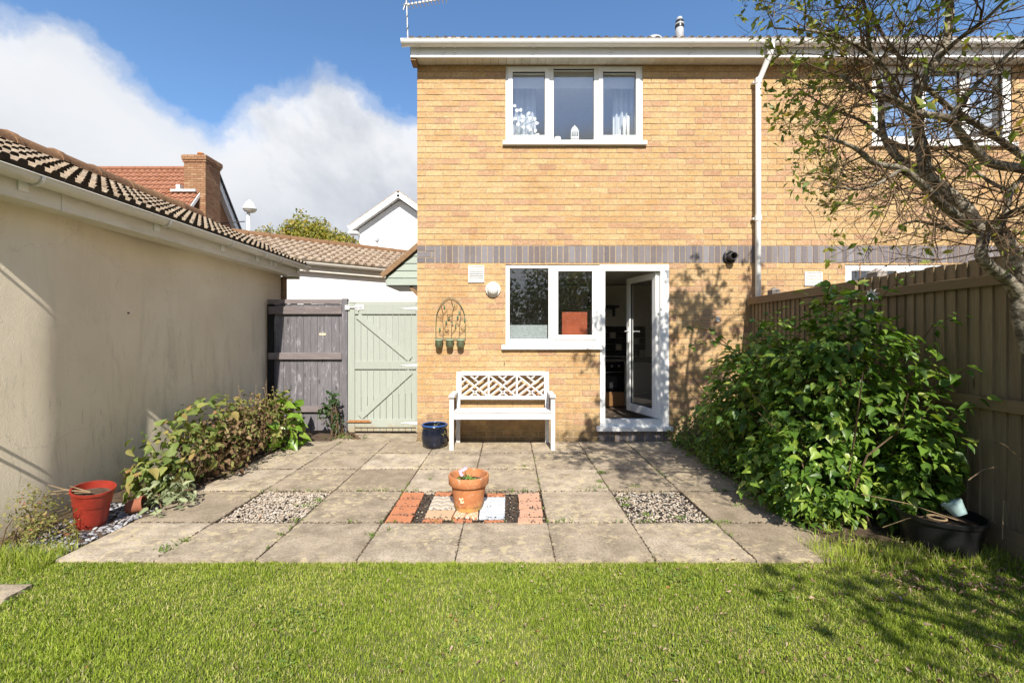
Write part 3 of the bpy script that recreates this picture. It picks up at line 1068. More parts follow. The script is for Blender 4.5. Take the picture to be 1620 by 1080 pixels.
hd = MB().tube([(-leafw + .04, -.03, 1.42), (-leafw + .04, -.075, 1.42), (-leafw + .16, -.08, 1.42)], .010, 8)
hd.box(-leafw + .022, -leafw + .058, -.038, -.030, 1.26, 1.48)
hd.tube([(-leafw + .04, .03, 1.42), (-leafw + .04, .075, 1.42), (-leafw + .16, .08, 1.42)], .010, 8)
for b_, nm, mm in ((dp, 'pane', 'glass'), (dseal, 'seal', 'gutter_seal'), (hd, 'handle', 'white_ceramic')):
    b_.obj(nm, MT[mm], dobj)
for o in [dobj]:
    ang = math.atan2(.665, -.205) - math.pi
    W = Matrix.Translation((wx(1043), HY + .06, 0)) @ Matrix.Rotation(ang, 4, 'Z')
    for ch in (dobj, *dobj.children):
        ch.matrix_parent_inverse = Matrix.Identity(4)
    dobj.matrix_parent_inverse = Matrix.Translation(-Vector(house.location))
    dobj.location = W.translation; dobj.rotation_euler = (0, 0, ang)

# eaves: fascia, soffit boards, gutter, roof
EY = HY - .17
RX1 = NX1 + .05
def eaves(parent, x0, x1, left_end):
    MB().box(x0, x1, EY - .016, EY, 4.845, 5.0).obj('fascia', MT['upvc'], parent, bevel=.002)
    x = x0
    while x < x1 - .01:
        MB().box(x + .002, min(x + .098, x1), EY + .002, HY + .006, 4.865, 4.877, random.random()).obj('soffit_board', MT['old_white_plastic'], parent)
        x += .1
    gr = MB()
    prof = []
    for k in range(13):
        a = math.pi * k / 12
        prof.append((0, -.056 * math.cos(a), -.056 * math.sin(a)))
    inner = [(0, y * .93, z * .93) for _, y, z in reversed(prof)]
    gy, gz = EY - .016 - .058, 5.0
    gx0 = x0 - .085 if left_end else x0
    gr.sheet(prof + inner + [prof[0]], (gx0, gy, gz), (x1, gy, gz))
    gr.tube([(gx0, gy - .056, gz), (x1, gy - .056, gz)], .006, 6)
    if left_end:
        gr.poly([(gx0, gy + p[1] * 1.05, gz + p[2] * 1.05) for p in prof])
        gr.poly([(gx0 - .012, gy + p[1] * 1.12, gz + p[2] * 1.12 + .004) for p in prof])
        gr.sheet([(0, p[1] * 1.12, p[2] * 1.12 + .004) for p in prof], (gx0 - .012, gy, gz), (gx0 + .02, gy, gz))
    go = gr.obj('gutter', MT['upvc'], parent, smooth=False)
    br = []
    xx = x0 + .10
    xs = [x0 + .10, x0 + .42, x0 + .56] if left_end else [x0 + .2]
    q = xs[-1]
    while q + .95 < x1:
        q += .98; xs.append(q)
    for i, q in enumerate(xs):
        bm = MB()
        bm.sheet([(0, p[1] * 1.10, p[2] * 1.10) for p in prof], (q - .011, gy, gz), (q + .011, gy, gz))
        bm.sheet([(0, p[1] * 1.16, p[2] * 1.16) for p in prof], (q - .004, gy, gz), (q + .004, gy, gz))
        bm.box(q - .012, q + .012, EY - .024, EY - .0165, 4.90, 5.0)
        bm.obj('gutter_bracket', MT['upvc'], go)


eaves(house, HX0 - .045, HX1 + .0, True)
eaves(nb, HX1 + .002, RX1, False)
# bargeboard on the gable side
brg = MB()
sl = math.tan(R(32))
brg.poly([(HX0 - .05, EY - .01, 4.845), (HX0 - .05, EY - .01, 5.01), (HX0 - .05, 8.6, 5.05 + (8.6 - EY) * sl), (HX0 - .05, 8.6, 4.85 + (8.6 - EY) * sl)])
brg.poly([(HX0 - .03, EY - .01, 4.845), (HX0 - .03, 8.6, 4.85 + (8.6 - EY) * sl), (HX0 - .03, 8.6, 5.05 + (8.6 - EY) * sl), (HX0 - .03, EY - .01, 5.05)])
brg.box(HX0 - .0505, HX0 + .02, EY + .001, HY - .001, 4.82, 4.864)
brg.obj('bargeboard', MT['brown_trim'], house)
gw = MB(); gw.poly([(HX0 + .05, HY + .25, ZTOP), (HX0 + .05, 11.4, ZTOP), (HX0 + .05, 8.6, ZTOP + 1.85)])
gw.obj('gable', MT['buff_brick'], house)


def roll_tile(wd, ln, rolls, h=.028, th=.018):
    """tile: x across, y up the slope, z out; butt end at y=0"""
    mb = MB()
    prof = []
    for r_ in range(rolls):
        for u, z in ((0, 0), (.05, h * .75), (.14, h), (.46, h), (.56, h * .7), (.62, 0)):
            prof.append(((r_ + u) / rolls * wd, z))
    prof.append((wd, 0))
    def P(x, y, z): return (x, y, z)
    for (x0, z0), (x1, z1) in zip(prof[:-1], prof[1:]):
        mb.poly([P(x0, 0, z0 + th), P(x1, 0, z1 + th), P(x1, ln, z1 + th * .2 - .02), P(x0, ln, z0 + th * .2 - .02)])
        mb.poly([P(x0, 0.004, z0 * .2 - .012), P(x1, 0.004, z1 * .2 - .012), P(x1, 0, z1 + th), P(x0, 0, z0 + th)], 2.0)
    mb.poly([(0, 0, th), (0, ln, -.017), (0, ln, -.03), (0, 0, -.012)])
    mb.poly([(wd, 0, -.012), (wd, ln, -.03), (wd, ln, -.017), (wd, 0, th)])
    return mb


def tile_field(parent, origin, u, s, ncol, nrow, wd, gauge, mtn, rolls=2, individual=True, name='roof_tile', cut=None, h=.028, stagger=0):
    u = Vector(u).normalized(); s = Vector(s).normalized(); n = u.cross(s).normalized()
    if n.z < 0: n = -n
    base = roll_tile(wd * .985, gauge * 1.12, rolls, h)
    me = base.mesh(name, MT[mtn])
    j = MB()
    for r_ in range(nrow):
        for c in range(ncol):
            o = Vector(origin) + u * (c * wd) + s * (r_ * gauge) + n * (.012 + random.uniform(0, .003))
            if cut and not cut(o + u * wd * .5 + s * gauge * .5):
                continue
            uu = (u + s * random.uniform(-.008, .008)).normalized()
            ss = n.cross(uu) if (n.cross(uu)).dot(s) > 0 else uu.cross(n)
            M = Matrix(((uu.x, ss.x, n.x, o.x), (uu.y, ss.y, n.y, o.y), (uu.z, ss.z, n.z, o.z), (0, 0, 0, 1)))
            if individual:
                t_ = link(name, me, parent)
                t_.matrix_parent_inverse = Matrix.Identity(4)
                t_.matrix_local = world_of(parent).inverted() @ M
            else:
                b = len(j.v)
                tt = random.random()
                j.v += [tuple(M @ Vector(p)) for p in base.v]
                j.f += [tuple(b + i for i in f) for f in base.f]
                j.t += [q if q > 1.5 else tt for q in base.t]
    if not individual:
        return j.obj(name + 's' if False else name, MT[mtn], parent, kind='stuff')


pitch = R(32)
sv = (0, math.cos(pitch), math.sin(pitch))
for par, x0, x1 in ((house, HX0 - .05, HX1), (nb, HX1 + .002, RX1)):
    rf = MB()
    yb = 8.6; zb = 5.025 + (yb - EY) * sl
    rf.poly([(x0, EY - .05, 5.005), (x1, EY - .05, 5.005), (x1, yb, zb), (x0, yb, zb)])
    rf.poly([(x0, 11.6, 5.04), (x0, yb, zb), (x1, yb, zb), (x1, 11.6, 5.04)])
    rf.obj('roof', MT['brown_roof_tile'], par)
    nc = int((x1 - x0) / .3)
    tile_field(par, (x0, EY - .065, 5.007), (1, 0, 0), sv, nc, 2, (x1 - x0) / nc, .33, 'brown_roof_tile', 3)
MB().bar((wx(704, 5.95), 5.78, 5.19), (wx(741, 5.95), 5.78, 5.185), .14, .05).obj('loose_ridge_tile', MT['pink_tile'], house, bevel=.01)
# flue and vent on the roof
fl = MB().lathe([(.0, 0), (.055, 0), (.055, .30), (.045, .31), (.045, .33), (.062, .34), (.062, .36), (.045, .37), (.05, .40), (.035, .45), (0, .46)], (wx(1075, 6.2), 6.2, 5.36), 16)
fl.obj('roof_flue', MT['lead'], house, smooth=True)
MB().lathe([(.06, .0), (.06, .03), (.055, .10), (.02, .14), (0, .145)], (wx(1075, 6.2), 6.2, 5.66), 16).obj('flue_cowl', MT['black_rubber'], house, smooth=True)
MB().lathe([(.13, 0), (.12, .04), (.06, .08), (0, .085)], (wx(1033, 6.0), 6.0, 5.32), 16).obj('roof_vent', MT['lead'], house, smooth=True)

# TV aerial
ae = MB()
A0 = P3(645.5, 60, 6.0); A1 = P3(643, 3, 6.0); A2 = P3(642, -20, 6.0)
ae.tube([A0 - Vector((0, 0, .1)), A1, A2], .012, 8)
aer = ae.obj('aerial', MT['galvanised'], house)
b0 = P3(638, 9, 6.0); b1 = P3(707, -3, 6.0)
ab = MB().tube([b0, b1], .008, 6)
dv = (b1 - b0)
for k in range(11):
    p = b0 + dv * (.12 + k * .085)
    ab.tube([p + Vector((-.005, -.09, .0)), p + Vector((.005, .09, .0))], .005, 5)
    ab.box(p.x - .012, p.x + .012, p.y - .012, p.y + .012, p.z - .012, p.z + .012)
ab.tube([b0 + Vector((0, 0, -.06)), b0 + Vector((.06, 0, .10))], .006, 5)
ab.tube([b0 + Vector((.03, -.1, -.05)), b0 + Vector((.05, .1, .06))], .006, 5)
ab.obj('aerial_boom', MT['galvanised'], aer)
cb = MB(); pts = []
for k in range(16):
    q = A0.lerp(A1, k / 15); a = k * 1.3
    pts.append(q + Vector((math.cos(a), math.sin(a), 0)) * .016)
cb.tube(pts, .004, 5).obj('cable', MT['black_rubber'], aer)

# downpipe with swan neck
dp_x = wx(1199.5, HY - .075); dy = HY - .075
dpm = MB()
nx_ = wx(1219, EY - .07)
dpm.tube([(nx_, EY - .075, 4.97), (nx_, EY - .075, 4.88), (nx_ - .01, EY - .07, 4.84), (dp_x + .03, dy, 4.66), (dp_x, dy, 4.60), (dp_x, dy, .05)], .034, 16)
dpo = dpm.obj('downpipe', MT['upvc'], house, smooth=True)
for zc in (4.61, 2.86, 1.4):
    MB().tube([(dp_x, dy, zc - .035), (dp_x, dy, zc + .035)], .040, 16).obj('pipe_socket', MT['upvc'], dpo)
    MB().box(dp_x - .055, dp_x + .055, dy + .02, HY - .001, zc - .012, zc + .012).obj('pipe_clip', MT['upvc'], dpo)
MB().tube([(nx_, EY - .075, 4.99), (nx_, EY - .075, 4.90)], .045, 16).obj('gutter_outlet', MT['upvc'], dpo)

# wall fittings
def vent(parent, x0, x1, z0, z1, n):
    v = MB()
    frame_ring(v, x0, x1, z0, z1, .013, HY - .016, HY - .001)
    o = v.obj('air_vent', MT['vent_plastic'], parent)
    MB().box(x0 + .01, x1 - .01, HY - .004, HY - .0015, z0 + .01, z1 - .01).obj('vent_back', MT['black_gap'], o)
    st = (z1 - z0 - .03) / n
    for i in range(n):
        zc = z0 + .015 + (i + .5) * st
        MB().bar((x0 + .012, HY - .010, zc), (x1 - .012, HY - .010, zc), st * .8, .002, (0, -.8, .55)).obj('louvre', MT['vent_plastic'], o)
vent(house, wx(741), wx(766), wz(447), wz(420), 8)
vent(nb, wx(1272), wx(1300), wz(452), wz(430), 8)
lx_, lz_ = wx(780), wz(458)
wl = MB().lathe([(.0, .03), (.098, .03), (.098, .045), (.092, .055), (.08, .058), (.078, .05)], (lx_, HY + .03, lz_), 32, axis='y').obj('wall_light', MT['vent_plastic'], house, smooth=True)
MB().lathe([(.079, .05), (.072, .085), (.05, .105), (.02, .113), (0, .115)], (lx_, HY + .03, lz_), 28, axis='y').obj('light_globe', MT['lamp_glass'], wl, smooth=True)
g_ = MB()
for k in range(-2, 3):
    g_.tube([(lx_ + k * .028, HY - .03 - .055 * math.cos(a) * math.sqrt(max(0, 1 - (k / 3) ** 2)), lz_ + .078 * math.sin(a) * math.sqrt(1 - (k / 3) ** 2)) for a in [R(x) for x in range(-80, 81, 20)]], .0025, 5)
g_.obj('light_guard', MT['galvanised'], wl)
fx, fz = wx(1153.5), wz(407)
fo = MB().lathe([(0, -.01), (.082, -.01), (.085, .02), (.072, .03), (.064, .03), (.062, .005), (.05, .008)], (fx, HY, fz), 28, axis='y').obj('boiler_flue', MT['black_rubber'], house, smooth=True)
MB().lathe([(.05, .0), (.05, .11), (.042, .11), (.040, .0)], (fx + .01, HY, fz), 20, axis='y').obj('flue_pipe', MT['dark_metal'], fo, smooth=True)
MB().box(wx(1132.5), wx(1137.5), HY - .02, HY - .001, wz(509), wz(501)).obj('junction_box', MT['vent_plastic'], house, bevel=.003)
MB().tube([(wx(798), HY - .001, wz(575)), (wx(798), HY - .03, wz(575)), (wx(798.5), HY - .033, wz(572))], .004, 6).obj('hook', MT['dark_metal'], house)
MB().box(wx(1360), wx(1361), HY - .006, HY - .001, wz(438), wz(415)).obj('rust_streak_bolt', MT['rust'], nb)

# ------------------------------------------------------------------ kitchen and bedroom contents
KY = 7.5
ov = thing('oven', 'black built-in oven with two round knobs seen through the open door', 'oven', (1.6, KY, .15))
ox0, ox1 = 1.36, 1.96
MB().box(ox0, ox1, KY + .012, KY + .55, .42, .92).obj('oven_body', MT['black_enamel'], ov)
MB().box(ox0 + .01, ox1 - .01, KY - .015, KY + .01, .42, .76).obj('oven_door', MT['black_enamel'], ov, bevel=.006)
MB().box(ox0 + .12, ox1 - .12, KY - .018, KY - .0155, .48, .68).obj('oven_window', MT['dark_tile'], ov)
MB().box(ox0 + .01, ox1 - .01, KY - .010, KY + .01, .775, .92).obj('control_panel', MT['black_enamel'], ov, bevel=.004)
MB().tube([(ox0 + .05, KY - .05, .75), (ox1 - .05, KY - .05, .75)], .010, 8).obj('handle', MT['steel'], ov)
for k in (.14, .26, .38, .50):
    MB().lathe([(.0, .035), (.02, .033), (.024, 0)], (ox0 + k, KY - .01, .85), 16, axis='y').obj('knob', MT['steel'], ov)
cab = thing('kitchen_units', 'pale kitchen base units with a wooden drawer beneath the oven', 'kitchen unit', (1.9, KY, .15))
MB().box(ox0, ox1, KY - .004, KY + .02, .17, .41).obj('drawer_front', MT['warm_drawer'], cab, bevel=.004)
MB().box(ox0 - .8, ox0 - .005, KY, KY + .55, .17, .92).obj('cupboard', MT['cabinet_front'], cab, bevel=.003)
MB().box(ox1 + .005, ox1 + .52, KY, KY + .55, .17, .92).obj('cupboard', MT['cabinet_front'], cab, bevel=.003)
MB().box(ox1 + .525, ox1 + .9, KY, KY + .55, .17, .92).obj('cupboard', MT['cabinet_front'], cab, bevel=.003)
MB().box(ox0 - .82, 3.01, KY - .03, KY + .72, .925, .965).obj('worktop', MT['slate_paving'], cab, bevel=.004)
hb = MB().box(ox0 + .03, ox1 - .03, KY + .06, KY + .5, .967, .98)
tagd(hb.obj('hob', MT['black_enamel'], None), 'black hob set in the worktop above the oven', 'hob')
sp = thing('splashback', 'dark and pale square wall tiles above the kitchen worktop', 'wall tiles', (2.2, 8.24, 1.0))
for i in range(8):
    for j in range(5):
        x0 = 1.66 + i * .11; z0 = .99 + j * .11
        MB().box(x0, x0 + .106, 8.225, 8.247, z0, z0 + .106, random.random()).obj('wall_tile', MT['cabinet_front' if (i * 3 + j * 5) % 7 == 0 else 'dark_tile'], sp)
MB().box(1.2, 1.655, 8.22, 8.247, .99, 1.54).obj('hob_panel', MT['steel'], sp)
hood = thing('extractor_hood', 'dark cooker hood hanging on the wall above the hob', 'cooker hood', (1.6, 8.0, 1.9))
MB().box(1.38, 1.95, 7.8, 8.24, 1.86, 1.90).obj('canopy', MT['dark_metal'], hood)
MB().box(1.84, 1.88, 7.82, 7.86, 1.70, 1.86).obj('hood_arm', MT['dark_metal'], hood)
MB().tube([(1.46, 8.05, 1.9), (1.46, 8.05, 2.1), (1.62, 8.05, 2.16)], .03, 8).obj('duct', MT['dark_metal'], hood)

# things on / behind the panes
rb = MB().box(wx(889, 5.84), wx(929, 5.84), 5.835, 5.85, wz(530, 5.84), wz(493.5, 5.84))
tagd(rb.obj('red_board', MT['red_board'], None, bevel=.003), 'rust red square board propped inside the kitchen casement window', 'board')
fm = MB().box(LWIN[0] + .04, wx(868.5, 5.83), 5.825, 5.829, wz(538, 5.83), wz(514, 5.83))
fo_ = fm.obj('window_screen', MT['film'], None)
tagd(fo_, 'grey patterned privacy screen along the bottom of the kitchen window', 'screen')
ks = MB().box(-.02, 1.15, HY + .245, HY + .45, .95, .98)
ks.obj('kitchen_sill', MT['cabinet_front'], house)
MB().box(-.02, 1.80, HY + .1, HY + .30, UW[2] - .03, UW[2] + .005).obj('bedroom_sill', MT['white_ceramic'], house)

def curtain(x0, x1, label):
    mb = MB(); n = 40; zt, zb = 4.82, 3.75
    for i in range(n):
        u0, u1 = i / n, (i + 1) / n
        f = lambda u: (x0 + (x1 - x0) * u, 6.05 + .022 * math.sin(u * 34) + .01 * math.sin(u * 13))
        a, b = f(u0), f(u1)
        mb.poly([(a[0], a[1], zb), (b[0], b[1], zb), (b[0], b[1], zt), (a[0], a[1], zt)])
        mb.poly([(b[0], b[1] + .004, zb), (a[0], a[1] + .004, zb), (a[0], a[1] + .004, zt), (b[0], b[1] + .004, zt)])
    o = mb.obj('curtain', MT['curtain'], None, smooth=True)
    tagd(o, label, 'curtain', 'bedroom curtains')
curtain(-.03, .37, 'pale grey curtain behind the orchids in the upper window')
curtain(1.42, 1.80, 'pale grey curtain behind the white candles in the upper window')
blind = MB().box(0, 1.72, 5.87, 5.885, 4.64, 4.84)
tagd(blind.obj('roller_blind', MT['curtain'], None), 'rolled-up pale blind across the top of the upper window', 'blind')

sillz = UW[2] + .008
orch = thing('orchid', 'white orchids in a pot on the upper window ledge', 'potted orchid', (.16, 5.95, sillz))
MB().lathe([(0, 0), (.04, 0), (.055, .10), (.05, .10), (.045, .09), (0, .09)], (.12, 5.95, sillz), 16).obj('pot', MT['white_ceramic'], orch, smooth=True)
st_ = MB(); fl_ = MB()
for k in range(4):
    a = .5 + k * .7
    top_ = Vector((.10 + .09 * k, 5.93 + .02 * (k % 2), sillz + .52 - .05 * k))
    st_.tube([(.12, 5.95, sillz + .08), (.11 + .03 * k, 5.94, sillz + .3), top_, top_ + Vector((.05, -.02, -.06))], .004, 5)
    for q in range(4):
        c = top_ + Vector((.03 * (q % 2) - .02 + random.uniform(-.015, .015), -.02, -.075 * q + random.uniform(-.01, .04)))
        for p in range(5):
            an = p * 1.2566 + q
            d1 = Vector((math.cos(an), -.3, math.sin(an))) * random.uniform(.018, .03); d2 = Vector((math.cos(an + .7), -.2, math.sin(an + .7))) * .024; d3 = Vector((math.cos(an - .7), -.2, math.sin(an - .7))) * .024
            fl_.poly([c, c + d3, c + d1, c + d2])
st_.obj('stem', MT['green_wire'], orch); fl_.obj('blossom', MT['white_ceramic'], orch)

ln = thing('lantern', 'white domed lantern in the middle of the upper window ledge', 'lantern', (.84, 5.95, sillz))
lxx = wx(909, 5.95)
l1 = MB().box(lxx - .055, lxx + .055, 5.90, 6.0, sillz, sillz + .02).box(lxx - .05, lxx + .05, 5.905, 5.995, sillz + .12, sillz + .135)
for a in (-1, -.33, .33, 1):
    for b_ in (-1, 1):
        l1.box(lxx + a * .045 - .004, lxx + a * .045 + .004, 5.95 + b_ * .042 - .004, 5.95 + b_ * .042 + .004, sillz + .02, sillz + .20)
l1.box(lxx - .052, lxx + .052, 5.9, 6.0, sillz + .20, sillz + .212)
l1.obj('cage', MT['white_ceramic'], ln)
MB().lathe([(.055, .212), (.05, .245), (.03, .275), (.008, .29), (.008, .305), (0, .31)], (lxx, 5.95, sillz), 20).obj('dome', MT['white_ceramic'], ln, smooth=True)
for px_, h_, lab in ((987.5, .40, 'white pillar candle, the shorter of the two on the upper window ledge'), (993.5, .43, 'white pillar candle, the taller of the two on the upper window ledge')):
    cx = wx(px_, 5.95)
    o = MB().lathe([(0, 0), (.021, 0), (.021, h_ - .012), (.012, h_), (0, h_)], (cx, 5.95, sillz), 14).obj('candle', MT['white_ceramic'], None, smooth=True)
    tagd(o, lab, 'candle', 'candles on the upper window ledge')
o = MB().lathe([(0, 0), (.03, 0), (.02, .06), (.006, .12), (.006, .24), (0, .26)], (wx(981, 5.95), 5.95, sillz), 12).obj('ornament', MT['white_ceramic'], None, smooth=True)
tagd(o, 'thin pointed white ornament left of the candles in the upper window', 'ornament')
tw = thing('small_houses', 'row of tiny white ornamental houses beside the orchids', 'ornament', (wx(842, 5.95), 5.95, sillz))
for k, px_ in enumerate((836, 843, 852)):
    cx = wx(px_, 5.93)
    mb = MB().box(cx - .018, cx + .018, 5.91, 5.95, sillz, sillz + .045)
    mb.poly([(cx - .02, 5.909, sillz + .045), (cx + .02, 5.909, sillz + .045), (cx, 5.909, sillz + .07)])
    mb.obj('little_house', MT['white_ceramic'], tw)
o = MB().lathe([(0, 0), (.045, 0), (.05, .08), (.045, .14), (.04, .14), (.04, .02), (0, .02)], (wx(882, 5.95), 5.95, sillz), 18).obj('glass_jar', MT['white_ceramic'], None, smooth=True)
tagd(o, 'small pale jar at the left of the middle upper pane', 'jar')

# ------------------------------------------------------------------ garage on the left
GX = -3.35
gar = thing('garage', 'cream rendered garage with mottled tiled roof and white gutter along the left', 'garage', (GX, 4.5, 0))
def gwall_x(y):
    # gentle bulges of the rendered face
    pts = [(1.2, -.25), (2.4, -.10), (3.16, .0), (3.24, -.001), (4.05, -.085), (4.15, -.092), (4.75, -.022), (5.2, -.03), (6.6, -.05)]
    for (a, fa), (b, fb) in zip(pts[:-1], pts[1:]):
        if a <= y <= b:
            k = (y - a) / (b - a)
            return GX + fa + (fb - fa) * k
    return GX - .05
def gwall_s(y):
    return sum(gwall_x(min(6.6, max(1.2, y + o))) for o in (-.06, -.03, 0, .03, .06)) / 5
mb = MB(); NYg, NZg = 180, 24
gy0, gy1, gz1 = 2.42, 6.6, 2.30
for j in range(NZg + 1):
    for i in range(NYg + 1):
        y = gy0 + (gy1 - gy0) * i / NYg; z = -.05 + (gz1 + .05) * j / NZg
        x = gwall_s(y - .12 * (z - 1) * .2) + .002 * mnoise.noise(Vector((y * 4, z * 4, 3)))
        if y > 3.3 and z < .9:
            pass
        mb.v.append((x, y, z))
for j in range(NZg):
    for i in range(NYg):
        a = j * (NYg + 1) + i
        mb.f.append((a, a + 1, a + NYg + 2, a + NYg + 1)); mb.t.append(0)
mb.obj('wall', MT['cream_render'], gar, smooth=True)
gb = MB()
gb.box(GX - 3.0, GX - .06, gy1 - .2, gy1 - .001, -.05, 2.3)
gb.box(GX - 3.0, GX - .02, gy0 + .001, gy0 + .2, -.05, 2.3)
gb.box(GX - 3.0, GX - 2.9, gy0 + .2, gy1 - .2, -.05, 2.3)
rx, rz = -4.88, 3.22
for y in (gy0 + .002, gy1 - .002):
    gb.poly([(GX - .1, y, 2.3), (GX - 3.0, y, 2.3), (rx, y, rz - .03)])
gb.obj('gable_wall', MT['cream_render'], gar)
GE = -3.19                                  # fascia face
gr0, gr1 = 2.50, 6.74
MB().box(GE - .018, GE, gr0, gr1, 2.245, 2.40).obj('fascia', MT['old_white_plastic'], gar, bevel=.002)
MB().box(GE - .0005, GE + .004, 3.19 - .035, 3.19 + .035, 2.243, 2.402).obj('fascia_joint', MT['old_white_plastic'], gar)
MB().box(GX - .04, GE - .019, gr0, gr1, 2.250, 2.262).obj('soffit', MT['old_white_plastic'], gar)
MB().box(GX - .1, GE - .002, gr1 + .001, gr1 + .016, 2.22, 2.42).obj('end_board', MT['old_white_plastic'], gar)
MB().box(GX - .058, GX - .02, 6.601, 6.72, -.02, 2.24).obj('corner_board', MT['brown_trim'], gar)
prof = [(-.056 * math.cos(math.pi * k / 12) * -1, 0, -.056 * math.sin(math.pi * k / 12)) for k in range(13)]
inner = [(p[0] * .93, 0, p[2] * .93) for p in reversed(prof)]
gx_, gz_ = GE + .062, 2.405
mb = MB().sheet(prof + inner + [prof[0]], (gx_, gr0, gz_), (gx_, 6.88, gz_ + .012))
mb.poly([(gx_ + p[0], 6.88, gz_ + .012 + p[2]) for p in prof])
mb.tube([(gx_ + .056, gr0, gz_), (gx_ + .056, 6.88, gz_ + .012)], .006, 6)
ggo = mb.obj('gutter', MT['old_white_plastic'], gar)
for y in (2.63, 2.92, 4.02, 4.94, 5.62, 5.95, 6.05, 6.7):
    b_ = MB()
    b_.sheet([(p[0] * 1.12, 0, p[2] * 1.12) for p in prof], (gx_, y - .012, gz_), (gx_, y + .012, gz_))
    b_.sheet([(p[0] * 1.18, 0, p[2] * 1.18) for p in prof], (gx_, y - .004, gz_), (gx_, y + .004, gz_))
    b_.box(GE + .001, GE + .010, y - .05, y + .012, 2.30, 2.40)
    b_.obj('gutter_bracket', MT['upvc'], ggo)
sd = Vector((rx - (GE + .04), 0, rz - 2.44)); slen = sd.length
ncol = 21; wdt = (6.86 - gr0) / ncol
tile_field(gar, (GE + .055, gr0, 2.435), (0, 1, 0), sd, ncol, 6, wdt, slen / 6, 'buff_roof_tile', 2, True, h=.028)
rfm = MB()
rfm.poly([(GE, gr0 + .01, 2.42), (GE, 6.83, 2.42), (rx, 6.83, rz), (rx, gr0 + .01, rz)])
rfm.poly([(rx, gr0 + .01, rz), (rx, 6.83, rz), (2 * rx - GE, 6.83, 2.42), (2 * rx - GE, gr0 + .01, 2.42)])
rfm.obj('roof', MT['brown_roof_tile'], gar)
y = gr0
rdm = MB()
pr = [(.15 * math.cos(a), 0, .13 * math.sin(a)) for a in [math.pi * k / 10 for k in range(11)]]
rdm.sheet([(p[0] * 1.04, 0, p[2] * 1.08) for p in pr], (0, 0, 0), (0, .06, 0))
rdm.sheet(pr, (0, .06, 0), (0, .43, -.004))
rdm.poly([(p[0] * 1.04, 0, p[2] * 1.08) for p in pr])
rme = rdm.mesh('ridge_tile', MT['ridge_tile'], True)
while y < 6.6:
    o = link('ridge_tile', rme, gar)
    o.location = (rx, y, rz - .01 + random.uniform(-.004, .004)); o.rotation_euler = (random.uniform(-.01, .01), random.uniform(-.04, .04), random.uniform(-.01, .01))
    y += .44
# unseen rods added near the corner to rake long shadows along the wall
for (yy, zz_) in ((2.50, 2.28), (2.50, 2.20), (2.50, 1.02), (2.50, .94)):
    MB().tube([(GX - .06, yy, zz_ - .0), (GX + .30, yy, zz_)], .010, 8).obj('shadow_rod', MT['dark_metal'], gar)
MB().tube([(gwall_s(3.98) , 3.98, 1.56), (gwall_s(3.98) + .012, 3.98, 1.56)], .008, 8).obj('wall_plug', MT['dark_metal'], gar)
# wait: old screw fixing on the wall
for (y, z) in ((3.06, .80),):
    MB().lathe([(.0, 0), (.016, 0), (.012, .01), (0, .012)], (0, 0, 0), 10)

# ------------------------------------------------------------------ weathered grey fence panel and sage gate
FY = 6.18
gf = thing('grey_fence_panel', 'weathered grey timber fence panel between the garage and the sage gate', 'fence', (-2.8, FY, 0))
fx0, fx1 = -3.36, -2.245
MB().box(fx0, fx0 + .085, FY - .03, FY - .0005, .0, 1.80).obj('shade_strip', MT['black_gap'], gf)  # black strip added for the garage shadow and dark stain at this end
x = fx0
while x < fx1 - .06:
    w_ = random.choice((.092, .1, .105))
    MB().box(x + .003, min(x + w_, fx1 - .07), FY, FY + .018 + random.uniform(0, .004), .04, 1.80 + random.uniform(-.006, .006), random.random()).obj('board', MT['grey_timber'], gf)
    x += w_ + .001
MB().box(fx1 - .075, fx1 - .0, FY - .035, FY + .03, -.03, 1.875).obj('post', MT['grey_timber'], gf, bevel=.004)
for z0, z1 in ((1.66, 1.765), (1.03, 1.125), (.30, .38)):
    MB().box(fx0 + .02, fx1 - .077, FY - .040, FY - .001, z0, z1, random.random()).obj('rail', MT['grey_rail'], gf, bevel=.004)
MB().box(fx0, fx1 - .077, FY - .02, FY + .03, 1.806, 1.865).obj('cap_rail', MT['grey_rail'], gf, bevel=.004)
MB().box(fx1 - .40, fx1 - .31, FY - .006, FY - .001, wz(530, FY), wz(527, FY)).obj('bare_scar', MT['cream_flake'], gf)

gate = thing('garden_gate', 'sage green ledged and braced garden gate beside the brick house', 'gate', (-1.7, FY, 0))
gx0, gx1 = -2.238, -1.20
gy = FY - .01
nbd = 10
for i in range(nbd):
    a = gx0 + .09 + i * (gx1 - gx0 - .16) / nbd; b_ = a + (gx1 - gx0 - .16) / nbd
    MB().box(a + .0025, b_ - .0025, gy, gy + .016, .03, 1.80, random.random()).obj('board', MT['sage_paint'], gate, bevel=.002)
for (a, b_) in ((gx0, gx0 + .095), (gx1 - .09, gx1)):
    MB().box(a, b_, gy - .022, gy + .018, .02, 1.815).obj('stile', MT['sage_paint'], gate, bevel=.003)
z_t, z_m, z_b = (wz(497, FY), wz(480, FY)), (wz(583.5, FY), wz(571, FY)), (wz(675, FY), wz(662, FY))
for z0, z1 in (z_t, z_m, z_b):
    MB().box(gx0 + .097, gx1 - .092, gy - .021, gy - .001, z0, z1, random.random()).obj('ledge', MT['sage_paint'], gate, bevel=.003)
MB().box(gx0, gx1, gy - .025, gy + .025, 1.817, 1.832).obj('top_cap', MT['sage_paint'], gate, bevel=.003)
MB().bar((gx0 + .14, gy - .011, z_t[0] - .02), (gx1 - .17, gy - .011, z_m[1] + .03), .085, .02, (0, 1, 0)).obj('brace', MT['sage_paint'], gate)
MB().bar((gx1 - .17, gy - .011, z_m[0] - .03), (gx0 + .17, gy - .011, z_b[1] + .03), .085, .02, (0, 1, 0)).obj('brace', MT['sage_paint'], gate)
